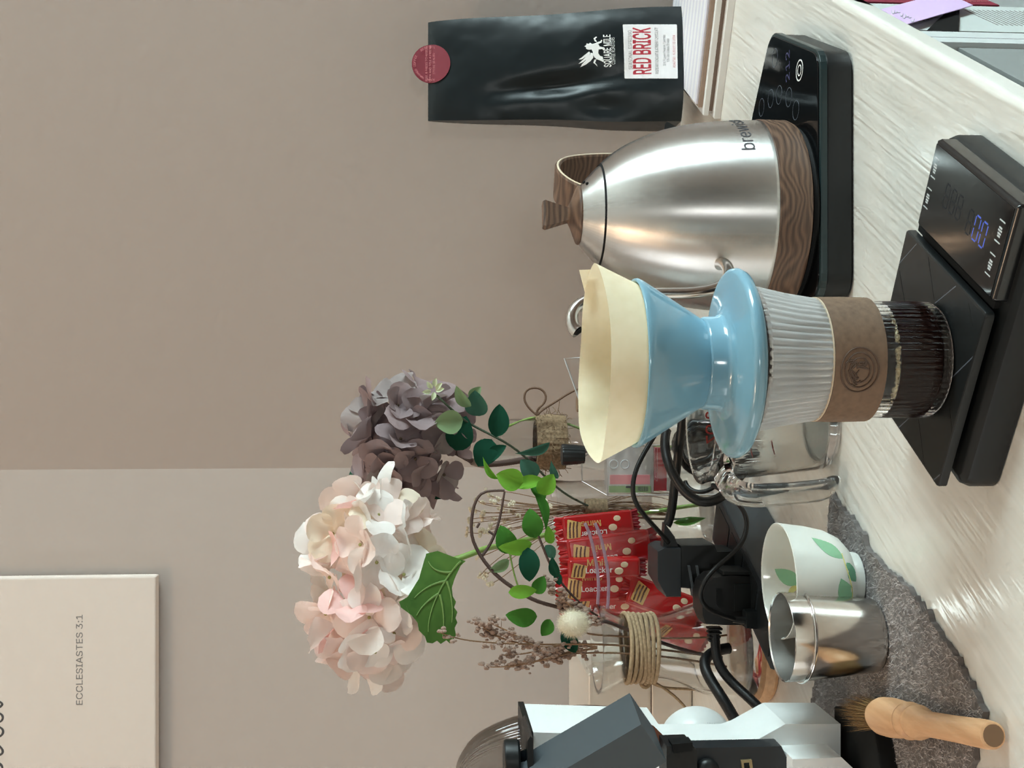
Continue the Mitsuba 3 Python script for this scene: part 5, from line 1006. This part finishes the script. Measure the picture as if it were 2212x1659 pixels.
hpro = [(.080, hz(1330)), (.0815, hz(1265)), (.079, hz(1200)), (.0745, hz(1130)), (.068, hz(1075)), (.0585, hz(1028)), (.046, hz(1000)), (.030, hz(984)), (0, hz(978))]
hint = PchipInterpolator([q_[1] for q_ in hpro], [q_[0] for q_ in hpro]); zz = np.r_[np.linspace(hz(1330), hz(1000), 24), np.linspace(hz(1000), hz(978), 10)[1:]]
put('hopper', lathe([(float(hint(z)) if z < hz(978) - 1e-6 else 0, z) for z in zz], 120 * 2, (hx0, .915, 0), mod=lambda a, r, z: r + .0018 * np.cos(a * 60)), 'm_smoke', gr, True, label='smoked clear ribbed hopper')
kx = at(1105, 1640, .80)
put('knob', lathe([(0, kx[2] - .0055), (.0125, kx[2] - .0055), (.0138, kx[2] - .004), (.0138, kx[2] + .004), (.0128, kx[2] + .0055), (0, kx[2] + .0056)], 48, (kx[0], .80, 0)), 'm_black', gr, 40)
put('knob_stem', lathe([(.0052, zat(1142, .80)), (.007, zat(1133, .80)), (.005, zat(1122, .80)), (.005, zat(1118, .80))], 24, (kx[0], .80, 0), closed=False), 'm_black_gloss', gr)
put('knob_bracket', front_prism([(1140, 1600), (1146, 1590), (1152, 1596), (1152, 1760), (1140, 1760)], .785, .835), 'm_black', gr, 20)
C = at(1385, 1565, .765); A_ = at(1225, 1659, .765); D_ = at(1360, 1497, .80); B_ = at(1440, 1645, .765); va = (A_ - C) * 1.6; vd = D_ - C; vb = B_ - C
ch = hull([C + va * i + vd * j + vb * k_ * 1.0 for i in (0, 1) for j in (0, 1) for k_ in (0, 1)]); put('chute', ch, 'm_charcoal', gr, False)
put('residue', hull([at(1392, 1560, .80), at(1412, 1568, .80), at(1436, 1592, .80), at(1440, 1640, .80), at(1398, 1600, .80)] + [at(x, y, .82) for x, y in ((1392, 1560), (1412, 1568), (1436, 1592), (1440, 1640), (1398, 1600))]), 'm_residue', gr, False)
dc = at(1505, 1604, .90); put('dosing_dome', move(xf(trimesh.creation.icosphere(4, 1), np.diag([.0285, .026, .0300, 1])), dc), 'm_white_plastic', gr, True)
dt = []
for j in range(6):
    for i in range(10 - j // 2):
        a_ = .55 + j * .055; e_ = -.15 - i * .062; q_ = dc + np.array([.0287 * math.cos(e_) * math.sin(a_), -.0262 * math.cos(e_) * math.cos(a_), .0302 * math.sin(e_)]); dt.append(move(trimesh.creation.icosphere(0, .00032), q_))
put('fine_print', cat(dt), 'm_print_grey', gr, False, kind='stuff')
put('shoulder', front_prism([(1440, 1612), (1496, 1610), (1506, 1622), (1506, 1800), (1440, 1800)], .775, .80), 'm_black', gr, 20)
put('slot', front_prism([(1452, 1608), (1496, 1604), (1496, 1622), (1456, 1628)], .772, .785), 'm_black_soft', gr, 20)
put('control_panel', front_prism([(1498, 1616), (1688, 1612), (1712, 1665), (1712, 1800), (1498, 1800)], .783, .80), 'm_navy', gr, 20)
put('dial', move(xf(trimesh.creation.icosphere(3, 1), np.diag([.0085, .006, .0085, 1])), at(1528, 1664, .780)), 'm_black_satin', gr, True)
put('jack', front_prism([(1601, 1643), (1624, 1641), (1628, 1672), (1606, 1674)], .781, .7835), 'm_brass', gr, 20)
put('jack_hole', front_prism([(1607, 1649), (1618, 1648), (1620, 1662), (1609, 1663)], .7805, .7815), 'm_black_soft', gr, 20)
tyk = thing('drip_tray', 'low matt black tray on the grey cloth under the grinder', 'tray')
tz_ = CT + .0015; tp_ = [on(1745, 1484, tz_ + .01)[:2], on(1842, 1524, tz_ + .01)[:2], on(1880, 1532, tz_ + .01)[:2], on(1890, 1580, tz_ + .01)[:2], on(1905, 1680, tz_ + .01)[:2]]
tb_ = on(1802, 1526, tz_ + .01)[:2]; tp_ = [tb_, tp_[2], tp_[3], tp_[4], (tp_[4][0] - .05, tp_[4][1] + .04), (tb_[0] - .08, tb_[1])]
put('tray', slab(sg.Polygon(tp_).convex_hull, CT + .0002, CT + .012, .002), 'm_black_soft', tyk)

# ------------------------------------------------------------------ shelf under the table's front edge at the right, with books
NF = np.array([EX[1], -EX[0]])                                     # out of the table's front
def under(x, y, inset=.03):
    d = sight(x, y); return d * ((EDGE @ NF - inset) / (d[:2] @ NF)) + [0, 0, CZ]
N3, E3 = np.array([*NF, 0]), np.array([*EX, 0])
sh = thing('white_bookcase', 'white bookcase standing under the front edge of the table at the right', 'bookcase')
q0, q1 = under(2080, 91.5)[:2], under(2080, 69)[:2]
def box_on(a, b, z0, z1, depth, lift=0.0):
    """An upright box whose front runs from a to b in plan, depth deep into the table."""
    a, b = np.asarray(a), np.asarray(b); return extr(sg.Polygon([a + NF * lift, b + NF * lift, b - NF * depth, a - NF * depth]), z1 - z0).apply_translation([0, 0, z0])
ZT = TABLE - .020
put('side_board', box_on(q0, q1, 0, ZT, .26), 'm_white_paint', sh, False)
qm = q0 + (q1 - q0) * .42
put('board_groove', box_on(qm, qm + (q1 - q0) * .07, 0, ZT, .001, .0003), 'm_print_grey', sh, False)
pL = q0 - EX * .34
put('front_panel', box_on(pL, q0, zat(2195, under(2195, 160)[1]), ZT, .016, -.006), 'm_panel_in_shade', sh, False)
put('drawer_front', box_on(pL, q0, .30, zat(2195, under(2195, 160)[1]) - .003, .016, -.004), 'm_panel_in_shade', sh, False)
put('shelf_board', box_on(q1, q1 + EX * .45, .40, .418, .26, -.004), 'm_white_paint', sh, False)
mg = thing('open_magazine', 'white printed magazine page standing in the bookcase', 'magazine')
m0, m1 = under(2100, 67.5, .034)[:2], under(2100, 13, .034)[:2]
put('page', box_on(m0, m1, .4185, ZT - .004, .0015), 'm_page', mg, False)
for i in range(15):
    z = under(2082 + i * 9.2, 20, .0338)[2]; a_, b_ = under(2110, 53, .0338)[:2], under(2100, 21, .0338)[:2]
    put('text_line', box_on(a_, b_, z - .0006, z + .0006, .0002), 'm_print_midgrey', mg, False)
for i, s_ in enumerate('MBER'):
    p0 = under(1996 + i * 9, 44 - i * 2.4, .0337); put('lettering', text(s_, .0045, p0, E3, [0, 0, 1], .0002), 'm_print_dark', mg, False)
wg = thing('black_wedge', 'thin black wedge-shaped piece in front of the magazine page', 'black_wedge')
put('wedge', hull([under(x, y, .031) - N3 * d for x, y in ((1998, 69.5), (2071, 69.5), (2073, 19), (2042, 28)) for d in (0, .002)]), 'm_black_soft', wg, False)  # plain thin black wedge set against the page
nt_ = thing('pink_note', 'pale pink sticky note stuck on the magazine below the table edge', 'note')
put('paper', hull([under(x, y, .027) - N3 * d for x, y in ((1903, 20), (1960, 52), (2102, 11), (2070, -4), (1985, -2)) for d in (0, .0006)]), 'm_pink_note', nt_, False)
put('handwriting', cat([tube([under(1926 + i * 6, 22 + i * 2.6 + 4 * math.sin(i * 2.1), .0266), under(1929 + i * 6, 26 + i * 2.6 + 4 * math.cos(i * 1.7), .0266), under(1933 + i * 6, 22 + i * 2.6, .0266)], .0003, 5, smooth=8) for i in range(8)]), 'm_print_grey', nt_, True)
rb = thing('red_book', 'dark red book with light lettering on its spine at the right end of the bookcase', 'book')
r0, r1 = under(2154, 11, .045)[:2], under(2100, -45, .045)[:2]
zr0 = under(2154, 9, .045)[2]
put('cover', box_on(r0, r0 + EX * .09, zr0, ZT - .002, .10), 'm_book_red', rb, False)
put('lettering', cat([text('S', .0042, under(2096 + i * 8, 3, .0445), E3, [0, 0, 1], .0002) for i in range(6)]), 'm_pack_pink', rb, False)
